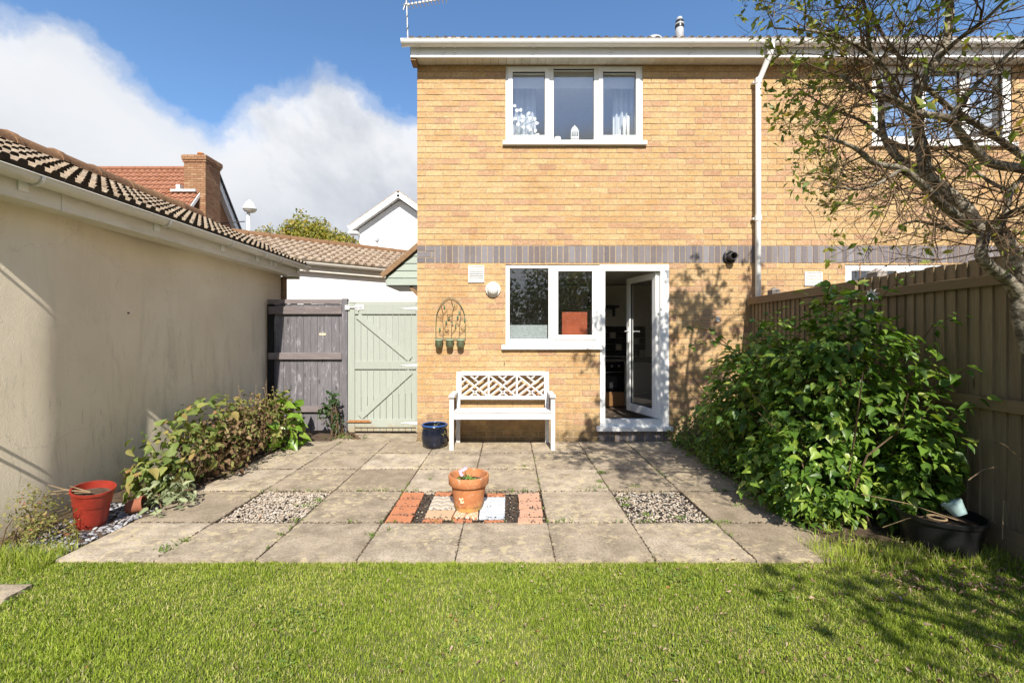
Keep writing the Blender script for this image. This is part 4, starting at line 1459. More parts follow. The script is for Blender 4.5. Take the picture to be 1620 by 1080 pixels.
for z in (wz(488, FY), wz(577.5, FY), wz(668, FY)):
    m_ = MB(); yh = gy - .027
    m_.poly([(gx1 - .33, yh, z), (gx1, yh, z - .026), (gx1, yh, z + .026)])
    m_.poly([(gx1 - .33, yh + .0035, z), (gx1, yh + .0035, z + .026), (gx1, yh + .0035, z - .026)])
    m_.poly([(gx1 - .33, yh, z), (gx1 - .33, yh + .0035, z), (gx1, yh + .0035, z - .026), (gx1, yh, z - .026)])
    m_.obj('strap_hinge', MT['white_metal'], gate)
bt = MB().tube([(gx0 - .03, gy - .037, wz(486.5, FY)), (gx0 + .20, gy - .037, wz(486.5, FY))], .008, 8)
bt.box(gx0 + .10, gx0 + .22, gy - .030, gy - .023, wz(490, FY), wz(482.5, FY))
bt.box(gx0 - .03, gx0 + .03, gy - .048, gy - .026, wz(490, FY), wz(483, FY))
bt.tube([(gx0 + .155, gy - .045, wz(487, FY)), (gx0 + .155, gy - .05, wz(491, FY))], .007, 6)
bt.obj('bolt', MT['white_metal'], gate)
bt = MB().tube([(gx0 + .0, gy - .035, wz(666, FY)), (gx0 + .33, gy - .035, wz(666, FY))], .010, 8).box(gx0 + .02, gx0 + .30, gy - .030, gy - .0225, wz(668, FY), wz(663.5, FY))
bt.obj('rusty_bolt', MT['rust'], gate)

# ------------------------------------------------------------------ porch on the house side
por = thing('side_porch', 'sage green clapboard porch gable on the side of the brick house', 'porch', (-1.5, 7.0, 2.2))
PY = 7.0
pa = P3(607, 434, PY); slope = (434 - 388) / 53.0
def py_at(x):  # roof line z at world x
    return pa.z + (x - pa.x) * slope
x1p = HX0 - .004
zb_ = wz(451, PY)
zc = zb_
bd = .115
while zc < py_at(x1p):
    z2 = zc + bd - .006
    xl = pa.x + .055
    if zc > pa.z - .05:
        xl = max(xl, pa.x + .06 + (zc - pa.z + .05) / slope)
    xl2 = max(pa.x + .055, pa.x + .06 + (z2 - pa.z + .05) / slope) if z2 > pa.z - .05 else pa.x + .055
    if xl2 < x1p - .02:
        m_ = MB()
        q = [(xl, PY - .012, zc), (x1p, PY - .012, zc), (x1p, PY + .0, z2), (xl2, PY + .0, z2)]
        m_.poly(q); m_.poly([(p[0], PY + .012, p[2]) for p in reversed(q)])
        m_.poly([(xl, PY - .012, zc), (xl, PY + .012, zc), (x1p, PY + .012, zc), (x1p, PY - .012, zc)])
        m_.t = [random.random()] * 3
        m_.obj('cladding_board', MT['sage_cladding'], por)
    zc += bd
MB().bar((pa.x - .02, PY + .45, pa.z), (x1p, PY + .45, py_at(x1p)), 1.0, .035, (-slope, 0, 1)).obj('porch_roof', MT['brown_roof_tile'], por)
MB().bar((pa.x - .02, PY - .045, pa.z - .035), (x1p, PY - .045, py_at(x1p) - .035), .03, .075, (-slope, 0, 1)).obj('verge_board', MT['brown_trim'], por)
MB().box(pa.x + .06, x1p, PY + .02, PY + .9, zb_ - .01, zb_ + .012).obj('soffit', MT['sage_cladding'], por)
MB().box(pa.x + .03, pa.x + .058, PY + .0, PY + .9, zb_ - .01, pa.z - .02).obj('side_fascia', MT['sage_cladding'], por)
MB().bar((x1p - .38, PY + .06, zb_ - .02), (x1p - .01, PY + .06, zb_ - .40), .05, .06, (0, 1, 0)).obj('bracket', MT['brown_trim'], por)

# ------------------------------------------------------------------ white building with tiled roof (behind the gate)
wb = thing('white_outbuilding', 'low white rendered building with mottled tiled roof beyond the gate', 'building', (-3.5, 9.6, 0))
ud = Vector((1.33, 1.0, 0)).normalized(); nd = Vector((-.6, .8, 0)).normalized()
nd = Vector((-ud.y, ud.x, 0))
B0 = Vector((-4.56, 9.0, 2.94))
def bp(s, w_, z): return B0 + ud * s + nd * w_ + Vector((0, 0, z - B0.z))
s0, s1 = -2.2, 5.0
mb = MB()
mb.poly([bp(s0, .12, -.03), bp(s1, .12, -.03), bp(s1, .12, 2.86), bp(s0, .12, 2.86)])
mb.poly([bp(s1, .12, -.03), bp(s1, 4.1, -.03), bp(s1, 4.1, 2.86), bp(s1, 2.1, 3.72), bp(s1, .12, 2.86)])
mb.poly([bp(s0, 4.1, -.03), bp(s0, .12, -.03), bp(s0, .12, 2.86), bp(s0, 2.1, 3.72), bp(s0, 4.1, 2.86)])
mb.poly([bp(s0, 4.1, -.03), bp(s0, 4.1, 2.86), bp(s1, 4.1, 2.86), bp(s1, 4.1, -.03)])
mb.obj('wall', MT['white_render'], wb)
mb = MB(); mb.poly([bp(s0, .02, 2.90), bp(s1, .02, 2.90), bp(s1, 2.1, 3.735), bp(s0, 2.1, 3.735)])
mb.poly([bp(s0, 2.1, 3.735), bp(s1, 2.1, 3.735), bp(s1, 4.2, 2.90), bp(s0, 4.2, 2.90)])
mb.obj('roof', MT['brown_roof_tile'], wb)
sd = bp(0, 2.1, 3.74) - bp(0, .0, 2.94); sl_ = sd.length
tile_field(wb, bp(s0, -.02, 2.925), ud, sd, 40, 7, 7.2 / 40, sl_ / 7, 'brown_roof_tile', 1, True, h=.035)
mb = MB()
for k in range(16):
    a = bp(s0 + k * .45, 2.1, 3.75); b_ = bp(s0 + k * .45 + .44, 2.1, 3.755)
    mb.tube([a, b_], .095, 10)
mb.obj('ridge_tile', MT['ridge_tile'], wb, kind='stuff')
mb = MB()
prof2 = []
for k in range(9):
    a = math.pi * k / 8
    prof2.append(nd * (.056 * math.cos(a)) + Vector((0, 0, -.056 * math.sin(a))))
mb.sheet(prof2, bp(s0, -.05, 2.90), bp(s1, -.05, 2.90))
mb.sheet([p * .92 for p in reversed(prof2)], bp(s0, -.05, 2.902), bp(s1, -.05, 2.902))
mb.obj('gutter', MT['old_white_plastic'], wb)
mb = MB(); mb.bar(bp(s0, .03, 2.80), bp(s1, .03, 2.80), .02, .17).obj('fascia', MT['old_white_plastic'], wb)
mb = MB(); mb.bar(bp(s0, .08, 2.715), bp(s1, .08, 2.715), .1, .01).obj('soffit', MT['old_white_plastic'], wb)
MB().lathe([(.02, 0), (.02, .16), (.06, .17), (.05, .25), (0, .26)], tuple(bp(2.7, 2.1, 3.82)), 10).obj('vent_pipe', MT['lead'], wb)

# ------------------------------------------------------------------ white gabled house
wg = thing('white_gabled_house', 'white rendered house gable with white bargeboards left of the brick wall', 'house', (-4.4, 18, 0))
GYY = 18.0
ap = P3(630, 302, GYY); ev = P3(552, 357, GYY)
run = ap.x - ev.x; fall = ap.z - ev.z
er = Vector((ap.x + run, GYY, ev.z))
wl_ = P3(563.5, 378, GYY).x
mb = MB()
rgt = ap.x + (ap.x - wl_)
zl = ap.z - .28 - (ap.x - wl_) * fall / run
mb.poly([(wl_, GYY + .3, 0), (rgt, GYY + .3, 0), (rgt, GYY + .3, zl), (ap.x, GYY + .3, ap.z - .28), (wl_, GYY + .3, zl)])
mb.poly([(wl_, GYY + 7, 0), (wl_, GYY + .3, 0), (wl_, GYY + .3, zl), (wl_, GYY + 7, zl)])
mb.poly([(rgt, GYY + .3, 0), (rgt, GYY + 7, 0), (rgt, GYY + 7, zl), (rgt, GYY + .3, zl)])
mb.obj('wall', MT['white_render'], wg)
for sgn, e in ((1, ev), (-1, er)):
    up = Vector((-fall * sgn, 0, run)).normalized()
    MB().bar(e + Vector((0, 0, -.12)), ap + Vector((0, 0, -.12)), .05, .24, up).obj('bargeboard', MT['upvc'], wg)
    MB().bar(e + Vector((0, .18, -.22)), ap + Vector((0, .18, -.22)), .3, .02, up).obj('soffit', MT['upvc'], wg)
    mb = MB(); a = e + Vector((0, -.03, .03)); b_ = ap + Vector((0, -.03, .03))
    mb.poly([a, b_, b_ + Vector((0, 7, 0)), a + Vector((0, 7, 0))])
    mb.poly([a + Vector((0, 0, -.04)), a + Vector((0, 7, -.04)), b_ + Vector((0, 7, -.04)), b_ + Vector((0, 0, -.04))])
    mb.poly([a, a + Vector((0, 0, -.04)), b_ + Vector((0, 0, -.04)), b_])
    mb.obj('roof', MT['brown_roof_tile'], wg)
MB().box(ev.x - .02, ev.x + .35, GYY - .02, GYY + .3, ev.z - .32, ev.z - .22).obj('eaves_box', MT['upvc'], wg)

# ------------------------------------------------------------------ brown brick house with chimney
bh = thing('chimney_house', 'brown brick house with orange tiled roof and tall chimney behind the garage', 'house', (-12.5, 15.8, 0))
X0 = -10.62; RY, RZ = 15.8, 7.30; ey0, ez0 = 13.6, 4.42; ey1, ez1 = 18.0, 4.42
mb = MB()
mb.poly([(X0, ey0 + .3, 0), (X0, ey1 - .3, 0), (X0, ey1 - .3, ez1 + .3), (X0, RY, RZ - .12), (X0, ey0 + .3, ez0 + .3)])
mb.poly([(-18, ey0 + .3, 0), (X0, ey0 + .3, 0), (X0, ey0 + .3, ez0 + .3), (-18, ey0 + .3, ez0 + .3)])
mb.obj('wall', MT['brown_brick'], bh)
sd = Vector((0, RY - ey0, RZ - ez0)); L = sd.length
mb = MB(); mb.poly([(-18, ey0, ez0 - .03), (X0 + .12, ey0, ez0 - .03), (X0 + .12, RY, RZ - .03), (-18, RY, RZ - .03)])
mb.poly([(-18, RY, RZ - .03), (X0 + .12, RY, RZ - .03), (X0 + .12, ey1, ez1), (-18, ey1, ez1)])
mb.obj('roof', MT['orange_roof_tile'], bh)
tile_field(bh, (X0 + .14 - .2 * 36, ey0, ez0), (1, 0, 0), sd, 36, 15, .2, L / 15, 'orange_roof_tile', 1, False, h=.035)
mb = MB()
for k in range(16):
    mb.tube([(X0 + .1 - k * .46, RY, RZ + .02), (X0 + .1 - k * .46 - .45, RY, RZ + .02)], .10, 8)
mb.obj('ridge_tile', MT['orange_roof_tile'], bh, kind='stuff')
up = Vector((0, -(RZ - ez0), RY - ey0)).normalized()
MB().bar((X0 + .15, ey0, ez0 - .10), (X0 + .15, RY, RZ - .10), .03, .09, up).obj('bargeboard', MT['upvc'], bh)
up = Vector((0, (RZ - ez0), RY - ey0)).normalized()
MB().bar((X0 + .10, RY, RZ - .20), (X0 + .10, ey1, ez1 - .20), .18, .20, up).obj('bargeboard', MT['upvc'], bh)
MB().bar((X0 + .14, RY, RZ - .03), (X0 + .14, ey1, ez1 - .03), .24, .05, up).obj('verge', MT['dark_metal'], bh)
CX0, CX1, CY0, CY1, CT = -11.0, -10.27, 14.98, 15.75, 7.48
chm = MB().box(CX0 + .012, CX1 - .012, CY0 + .012, CY1, 4.0, CT - .02).obj('chimney', MT['brown_mortar'], bh)
cb_ = MB(); z = 4.4; k = 0
while z < CT - .01:
    grow_ = .03 if z > CT - .30 else 0
    grow_ = .055 if z > CT - .16 else grow_
    o_ = .1125 if k % 2 else 0
    x = CX0 - grow_ - o_
    while x < CX1 + grow_:
        a, b_ = max(x, CX0 - grow_), min(x + .215, CX1 + grow_)
        if b_ - a > .02: cb_.box(a, b_, CY0 - grow_, CY0 + .05, z, z + .065, random.random(), 'b')
        x += .225
    y = CY0 - grow_ - o_
    while y < CY1 + grow_:
        a, b_ = max(y, CY0 - grow_ + .002), min(y + .215, CY1 + grow_)
        if b_ - a > .02: cb_.box(CX1 - .05, CX1 + grow_ - .0015, a, b_, z + .0005, z + .0645, random.random(), 'l')
        y += .225
    z += .075; k += 1
cb_.box(CX0 - .03, CX1 + .03, CY0 - .03, CY1 + .03, CT - .02, CT + .01, .3)
cb_.obj('brickwork', MT['brown_brick'], chm, kind='stuff')
MB().lathe([(.0, 0), (.09, 0), (.08, .12), (.10, .13), (.10, .18), (.075, .19), (.07, .05), (0, .05)], (-10.62, 15.25, CT + .0), 12).obj('chimney_pot', MT['terracotta'], bh, smooth=True)
f_ = MB().box(CX0 - .35, CX1 - .25, CY0 - .14, CY0 - .065, 6.21, 6.29)
f_.box(CX0 - .20, CX0 - .07, CY0 - .10, CY0 + .1, 6.31, 6.46)
f_.obj('flashing', MT['lead_wash'], bh)
MB().tube([(X0 + .0, 16.3, 5.5), (X0 + .5, 16.3, 5.55), (X0 + .9, 16.3, 5.58)], .018, 6).obj('wall_aerial', MT['dark_metal'], bh)

# street lamp
sl_t = thing('street_lamp', 'white post-top street lamp rising behind the garage roof', 'street lamp', (wx(393, 13), 13, 0))
lxp = wx(393, 13); 
MB().tube([(lxp, 13, 0), (lxp, 13, 5.0)], [.06, .045], 12).obj('post', MT['white_metal'], sl_t, smooth=True)
lh = MB().lathe([(0, -.02), (.10, -.015), (.17, .02), (.19, .05), (.19, .075), (.16, .09), (.13, .19), (.08, .26), (.03, .28), (.03, .32), (0, .325)], (lxp + .05, 12.98, 5.03), 24)
lh.obj('lamp_head', MT['white_metal'], sl_t, smooth=True)
MB().lathe([(0, -.04), (.09, -.035), (.15, -.005), (.16, .015)], (lxp + .05, 12.98, 5.02), 24).obj('lamp_lens', MT['lamp_glass'], sl_t, smooth=True)

# ------------------------------------------------------------------ right timber fence
FX = 3.11
rf_ = thing('timber_fence', 'brown close-board timber fence running along the right of the garden', 'fence', (FX, 4, 0))
y = -3.0; bi = 0
bme = {}
while y < 5.69:
    near = y < 3.94
    zt_ = 1.845 + (.012 if near else -.01)
    key = (round(zt_, 3), bi % 4)
    if key not in bme:
        hgt = zt_ - .16 + (bi % 4 - 1.5) * .004
        m_ = MB(); wv = .088
        # feather-edged: one edge thick, one thin
        v0 = [(0, 0, 0), (-.016, 0, 0), (-.006, wv, 0), (0, wv, 0)]
        m_.v = [(p[0], p[1], 0) for p in v0] + [(p[0], p[1], hgt) for p in v0]
        m_.f = [(0, 1, 5, 4), (1, 2, 6, 5), (2, 3, 7, 6), (3, 0, 4, 7), (4, 5, 6, 7), (3, 2, 1, 0)]
        m_.t = [0] * 6
        bme[key] = m_.mesh('board', MT['fence_board'])
    o = link('board', bme[key], rf_)
    o.location = (FX + .016 + random.uniform(-.001, .001), y, .16)
    o.rotation_euler = (0, 0, R(-3.2))
    y += .079; bi += 1
def rail(y0, y1, z0, z1, x0=FX - .035, x1=FX - .006):
    MB().box(x0, x1, y0, y1, z0, z1, random.random()).obj('rail', MT['fence_rail'], rf_, bevel=.003)
rail(3.93, 5.72, 1.755, 1.845)
rail(-3, 4.62, 1.675, 1.745)
rail(-3, 5.72, .88, .96)
MB().box(FX - .035, FX - .002, -3, 5.72, -.02, .165).obj('gravel_board', MT['fence_rail'], rf_)
for yp in (5.33, 3.84, 2.2, .4, -1.4):
    pm = MB().box(FX + .035, FX + .13, yp - .05, yp + .05, -.03, 1.90)
    c = (FX + .0825, yp, 1.945)
    q = [(FX + .03, yp - .055, 1.9005), (FX + .135, yp - .055, 1.9005), (FX + .135, yp + .055, 1.9005), (FX + .03, yp + .055, 1.9005)]
    for i in range(4):
        pm.poly([q[i], q[(i + 1) % 4], c])
    pm.obj('post', MT['old_post'], rf_)

# rear garden fence, seen only in the window reflections
rr = thing('rear_fence', 'timber fence across the far end of the garden, mirrored in the windows', 'fence', (0, -9, 0))
mb = MB()
for i in range(110):
    mb.box(-6 + i * .11, -6 + i * .11 + .104, -9.0, -8.98, .05, 1.8, random.random())
mb.obj('boards', MT['fence_board'], rr, kind='stuff')

# ------------------------------------------------------------------ bench
bn = thing('garden_bench', 'weathered white garden bench with lattice back against the brick wall', 'bench', (-.06, 5.45, 0))
bx0, bx1 = -.705, .548
yf, yb_ = 5.27, 5.66
pm = MT['bench_paint']
for sx_ in (bx0, bx1):
    s = 1 if sx_ == bx0 else -1
    a, b_ = sorted((sx_, sx_ + s * .05))
    MB().box(a, b_, yf - .03, yf + .03, 0, .625).obj('front_leg', pm, bn, bevel=.003)
    c, d_ = sorted((sx_ + s * .035, sx_ + s * .085))
    MB().bar(((c + d_) / 2, yb_ - .03, 0), ((c + d_) / 2, yb_ - .005, .44), .05, .05, (0, 1, 0)).bar(((c + d_) / 2, yb_ - .005, .44), ((c + d_) / 2, yb_ + .02, .90), .05, .05, (0, 1, 0)).obj('back_leg', pm, bn, bevel=.003)
    e0, e1 = sorted((sx_ - s * .006, sx_ + s * .062))
    MB().box(e0, e1, yf - .055, yb_ - .03, .626, .656).obj('armrest', pm, bn, bevel=.004)
    MB().box(a + .012, b_ - .012, yf + .031, yb_ - .03, .37, .43).obj('side_rail', pm, bn, bevel=.002)
MB().box(bx0 + .052, bx1 - .052, yf - .022, yf + .004, .365, .44).obj('seat_rail', pm, bn, bevel=.003)
for i in range(5):
    y0 = yf - .030 + i * .072
    MB().box(bx0 + .052, bx1 - .052, y0, y0 + .062, .442 - i * .003, .462 - i * .003, random.random()).obj('seat_slat', pm, bn, bevel=.004)
ly = yb_ + .0
zt0, zt1, zm0, zm1 = .862, .915, .545, .59
lx0, lx1 = bx0 + .087, bx1 - .087
MB().box(lx0, lx1, ly - .018, ly + .018, zt0 - .01, zt1 - .01).obj('top_rail', pm, bn, bevel=.004)
MB().box(lx0, lx1, ly - .020, ly + .016, zm0, zm1).obj('lower_rail', pm, bn, bevel=.004)
pw = (lx1 - lx0) / 3
for i in range(4):
    xc = lx0 + i * pw
    if 0 < i < 3:
        MB().box(xc - .012, xc + .012, ly - .012, ly + .012, zm1 + .0005, zt0 - .0105).obj('stile', pm, bn, bevel=.002)
    elif i == 0:
        MB().box(xc + .0005, xc + .012, ly - .012, ly + .012, zm1 + .0005, zt0 - .0105).obj('stile', pm, bn)
    else:
        MB().box(xc - .012, xc - .0005, ly - .012, ly + .012, zm1 + .0005, zt0 - .0105).obj('stile', pm, bn)
strokes = [((1, 0), (0, 1)), ((0, 0), (.46, .46)), ((.33, 0), (.64, .32)), ((.54, .54), (1, 1)), ((.36, .68), (.68, 1)), ((.66, 0), (.50, .17)),
           ((0, .36), (.16, .2)), ((1, .34), (.72, .62)), ((.29, .40), (0, .68)), ((1, .66), (.84, .82)), ((.62, .72), (.34, 1))]
for i in range(3):
    px0 = lx0 + i * pw + .012; px1 = lx0 + (i + 1) * pw - .012
    z1_, z0_ = zt0 - .011, zm1 + .001
    for q, ((u0, v0), (u1, v1)) in enumerate(strokes):
        yo = ly + (.0012 * (q % 3) - .001)
        MB().bar((px0 + (px1 - px0) * u0, yo, z1_ + (z0_ - z1_) * v0), (px0 + (px1 - px0) * u1, yo, z1_ + (z0_ - z1_) * v1), .019, .014, (0, 1, 0)).obj('lattice_bar', pm, bn)

# ------------------------------------------------------------------ pots
def pot(name, label, loc, prof, m, tilt=(0, 0, 0), soil_r=None, soil_z=None, cat='plant pot'):
    t_ = thing(name, label, cat, loc)
    t_.rotation_euler = tilt
    o = MB().lathe(prof, (0, 0, 0), 40).obj('pot_body', MT[m], t_, smooth=True)
    o.matrix_parent_inverse = Matrix.Identity(4)
    es = o.modifiers.new('edges', 'EDGE_SPLIT'); es.split_angle = R(38)
    if soil_r:
        mb = MB(); n = 24
        mb.v.append((0, 0, soil_z + .01))
        for rr_ in (.5, 1.0):
            for k in range(n):
                a = 2 * math.pi * k / n
                mb.v.append((soil_r * rr_ * math.cos(a), soil_r * rr_ * math.sin(a), soil_z + random.uniform(-.004, .008) * (rr_ < 1)))
        for k in range(n):
            k2 = (k + 1) % n
            mb.f.append((0, 1 + k, 1 + k2)); mb.f.append((1 + k, 1 + n + k, 1 + n + k2, 1 + k2))
        mb.t = [0] * len(mb.f)
        o2 = mb.obj('compost', MT['soil'], t_, smooth=True); o2.matrix_parent_inverse = Matrix.Identity(4)
    return t_


tp = pot('terracotta_pot', 'round terracotta flower pot with a small violet on the patterned tiles', (wx(741.5, 3.50), 3.50, -.004),
         [(0, 0), (.100, 0), (.106, .008), (.134, .190), (.134, .192), (.152, .194), (.157, .20), (.160, .262), (.156, .268), (.146, .268), (.142, .258), (.138, .20), (.115, .04), (0, .04)], 'terracotta', soil_r=.139, soil_z=.205)
fk = MB()
for (u, v) in ((-.045, .10), (-.035, .115), (-.055, .112), (-.03, .09), (-.042, .085)):
    r_ = .1205
    a = -math.pi / 2 + u / r_ * 1.0
    c = Vector((math.cos(a) * r_ * (1.005), math.sin(a) * r_ * 1.005, v))
    t1 = Vector((-math.sin(a), math.cos(a), 0)); up = Vector((0, 0, 1))
    n_ = Vector((math.cos(a), math.sin(a), 0)) * .004
    fk.poly([c + n_ + (t1 * math.cos(b) + up * math.sin(b)) * (.009 + .004 * math.sin(b * 3 + u * 90)) + n_ for b in [k * .785 for k in range(8)]])
o = fk.obj('paint_flake', MT['cream_flake'], tp); o.matrix_parent_inverse = Matrix.Identity(4)
vio = thing('violet_plant', 'small violet plant with pale purple flowers growing in the terracotta pot', 'flower', tuple(Vector(tp.location) + Vector((0, 0, .21))))
n = 70
P = np.stack([rng.normal(.0, .045, n) , rng.normal(-.02, .035, n), rng.uniform(0, .045, n)], 1) + np.array(vio.location)
M = frames(rng.normal(size=(n, 3)) * .5 + [0, -.3, 1], rng.normal(size=(n, 3)))
link('leaf', scatter('leaf', HEART_V, HEART_F, P, M, rng.uniform(.02, .035, n), MT['weed_leaf'], rng.random(n)), vio, kind='stuff')
fb = MB(); sb = MB()
vl = Vector(vio.location)
for (dx_, dz_) in ((-.058, .075), (-.063, .09), (-.045, .10), (-.02, .115), (-.028, .108), (-.052, .062)):
    c = vl + Vector((dx_, -.03, dz_))
    sb.tube([vl + Vector((-.03, 0, 0)), c - Vector((0, 0, .02)), c], .0016, 4)
    for k in range(5):
        an = k * 1.2566 + dx_ * 50
        fb.poly([c, c + Vector((math.cos(an - .5), -.3, math.sin(an - .5))) * .011, c + Vector((math.cos(an), -.4, math.sin(an))) * .016, c + Vector((math.cos(an + .5), -.3, math.sin(an + .5))) * .011])
sb.obj('stem', MT['green_wire'], vio); fb.obj('petal', MT['wine_flower'], vio)

bp_ = pot('blue_pot', 'dark blue glazed pot beside the left leg of the bench', (wx(687.5, 5.42), 5.42, 0),
          [(0, 0), (.11, 0), (.125, .01), (.150, .06), (.158, .12), (.152, .19), (.143, .235), (.150, .245), (.158, .262), (.152, .275), (.138, .275), (.134, .25), (.13, .18), (0, .17)], 'blue_glaze', soil_r=.128, soil_z=.22)
rm = MB()
for k in range(24):
    pass
rm.tube([(.150 * math.cos(a), .150 * math.sin(a), .272) for a in [k * 2 * math.pi / 32 for k in range(33)]], .010, 8, cap=False)
o = rm.obj('rim', MT['blue_rim'], bp_, smooth=True); o.matrix_parent_inverse = Matrix.Identity(4)
n = 26
P = np.stack([rng.normal(.06, .05, n), rng.normal(-.06, .03, n), rng.uniform(.25, .30, n)], 1) + np.array(bp_.location)
P[:9, 2] -= rng.uniform(.03, .16, 9); P[:9, 0] = bp_.location.x + .13 + rng.normal(0, .01, 9); P[:9, 1] = bp_.location.y - .12
M = frames(rng.normal(size=(n, 3)) * .6 + [0, -.5, .8], rng.normal(size=(n, 3)))
o = link('trailing_plant', scatter('trailing_plant', SMALL_V, SMALL_F, P, M, rng.uniform(.02, .035, n), MT['olive_leaf'], rng.random(n)))
tagd(o, 'straggling plant trailing over the rim of the dark blue pot', 'plant')

rp = pot('red_pot', 'tilted red plastic plant pot on the slate chips by the garage wall', (wx(143, 3.16), 3.16, -.012),
         [(0, 0), (.078, 0), (.081, .006), (.100, .180), (.105, .183), (.109, .215), (.118, .275), (.124, .278), (.124, .295), (.115, .295), (.104, .21), (.09, .05), (0, .05)], 'red_plastic', tilt=(R(5), R(9), 0), soil_r=.110, soil_z=.245)
tw_ = MB()
b0_ = Vector(rp.location) + Vector((-.02, -.06, .27))
for k, (e, c_) in enumerate((((-.20, -.02, .06), (-.1, 0, .02)), ((-.14, -.08, .03), (-.06, -.04, .03)), ((-.24, -.06, -.06), (-.17, -.03, .0)), ((-.05, -.02, .05), (-.02, 0, .03)))):
    tw_.tube([b0_ + Vector((.08, 0, .0)), b0_ + Vector(c_), b0_ + Vector(e)], [.005, .004, .0025], 5)
tagd(tw_.obj('dead_stems', MT['dry_stem'], None), 'dead dry stems poking out of the red pot', 'dead plant')
op = pot('tipped_pot', 'old terracotta pot lying on its side behind the red pot', (-2.90, 3.36, .05),
         [(0, 0), (.04, 0), (.055, .09), (.063, .092), (.063, .112), (.056, .112), (.048, .02), (0, .02)], 'old_pot', tilt=(R(-20), R(80), 0))

# wall planter with three pots
wp = thing('wall_planter', 'arched metal wall planter with leaf motifs and three little green pots', 'wall planter', (wx(713), HY - .05, wz(550)))
Y0 = HY - .022
xl, xr, zb2, zt2 = wx(690), wx(736.5), wz(536), wz(472)
xm = (xl + xr) / 2
ar = MB(); pts = []
zs = wz(505)
pts.append((xl, Y0, zb2)); pts.append((xl, Y0, wz(518))); pts.append((xl + .004, Y0, zs))
for k in range(1, 8):
    a = k / 8
    pts.append((xl + (xm - xl) * (a ** 1.45), Y0, zs + (zt2 - zs) * (math.sin(a * math.pi / 2) ** .95)))
pts.append((xm, Y0, zt2 + .003))
full = pts + [(2 * xm - p[0], p[1], p[2]) for p in reversed(pts[:-1])]
ar.tube(full, .0045, 6)
ar.tube([(xl, Y0, zb2), (xr, Y0, zb2)], .0045, 6)
ar.obj('arch_frame', MT['green_wire'], wp)
vn = MB(); lf = MB()
def leaf2(c, ang, sz=.045):
    d1 = Vector((math.cos(ang), 0, math.sin(ang))); s1 = Vector((-math.sin(ang), 0, math.cos(ang)))
    c = Vector(c)
    lf.poly([c, c + d1 * sz * .5 + s1 * sz * .22 + Vector((0, -.006, 0)), c + d1 * sz, c + d1 * sz * .5])
    lf.poly([c, c + d1 * sz * .5, c + d1 * sz, c + d1 * sz * .5 - s1 * sz * .22 + Vector((0, -.006, 0))])
cr = lambda x, y: (wx(660 + x / 6.75), Y0 + random.uniform(-.004, .002), wz(400 + y / 6.75))
def vine(pl): vn.tube([cr(*p) for p in pl], .0032, 5)
vine([(280, 912), (280, 800), (274, 700), (278, 640), (262, 570)]); vine([(278, 650), (325, 605)]); vine([(276, 720), (240, 700)])
vine([(280, 880), (230, 855)]); vine([(282, 800), (325, 765)]); vine([(280, 860), (342, 850)])
vine([(365, 900), (372, 760), (380, 620), (392, 590), (365, 500)]); vine([(385, 605), (430, 560)]); vine([(372, 720), (320, 690)])
vine([(368, 870), (410, 810), (415, 770)])
vine([(450, 900), (455, 760), (465, 690), (470, 570)]); vine([(452, 770), (410, 730)]); vine([(455, 860), (515, 825)]); vine([(465, 700), (500, 680)])
for (q, a, s_) in (((300, 595), 1.9, .05), ((240, 840), 1.4, .06), ((305, 760), 1.2, .05), ((320, 710), .5, .05), ((440, 620), -.9, .05), ((425, 710), 1.2, .06),
                   ((395, 755), 2.9, .045), ((412, 800), 1.5, .05), ((500, 700), -1.1, .05), ((400, 570), 1.5, .03)):
    leaf2(cr(*q), a, s_)
def bird(x, y):
    vn.tube([cr(x - 25, y - 8), cr(x - 10, y + 5), cr(x, y + 10), cr(x + 12, y + 3), cr(x + 25, y - 6)], .004, 5)
for q in ((243, 675), (345, 660), (318, 820), (492, 805)):
    bird(*q)
vn.obj('vine_wire', MT['rust_wire'], wp); lf.obj('metal_leaf', MT['green_leaf_metal'], wp)
for k, px_ in enumerate((695.5, 712.5, 729.5)):
    c = (wx(px_), HY - .060, wz(549))
    o = MB().lathe([(0, 0), (.040, 0), (.048, .085), (.055, .088), (.056, .102), (.050, .102), (.04, .02), (0, .02)], c, 24).obj('little_pot', MT['sage_pot'], wp, smooth=True)

# garden ornament: white star flower in the bush
sf = MB(); c = P3(1378, 466, 3.25)
for k in range(8):
    a = k * math.pi / 4 + .2
    d1 = Vector((math.cos(a), -.25, math.sin(a))); s1 = Vector((-math.sin(a), 0, math.cos(a)))
    sf.poly([c, c + d1 * .022 + s1 * .008, c + d1 * .055, c + d1 * .022 - s1 * .008])
tagd(sf.obj('white_clematis', MT['white_ceramic'], None), 'single white star-shaped flower at the top of the leafy bush', 'flower')

# ------------------------------------------------------------------ dark trough and pots on the right
def P_(px, py, z): return (*gpt(px, py, z), z)
bt_ = pot('black_tub', 'large black plastic tub standing in the shade below the fence', (2.78, 2.86, -.01),
          [(0, 0), (.18, 0), (.215, .20), (.225, .20), (.228, .225), (.215, .225), (.19, .05), (0, .05)], 'black_plastic', soil_r=.208, soil_z=.17, cat='tub')
tpz = .235
tq = pot('teal_pot', 'small pale teal pot lying tilted on the black tub', (2.80, 2.74, .245),
         [(0, 0), (.035, 0), (.052, .07), (.055, .07), (.055, .085), (.050, .085), (.034, .01), (0, .01)], 'teal_pot', tilt=(R(-28), R(-20), 0))
tray = MB().tube([(2.64 + .045 * math.cos(a), 2.73 + .045 * math.sin(a), .232) for a in [k * .5236 for k in range(13)]], .006, 6, cap=False)
tagd(tray.obj('pot_ring', MT['dry_stem'], None), 'thin pale ring lying on the black tub left of the teal pot', 'ring')
b2 = MB().box(2.55, 3.06, 2.20, 2.55, -.03, .17)
b2 = None

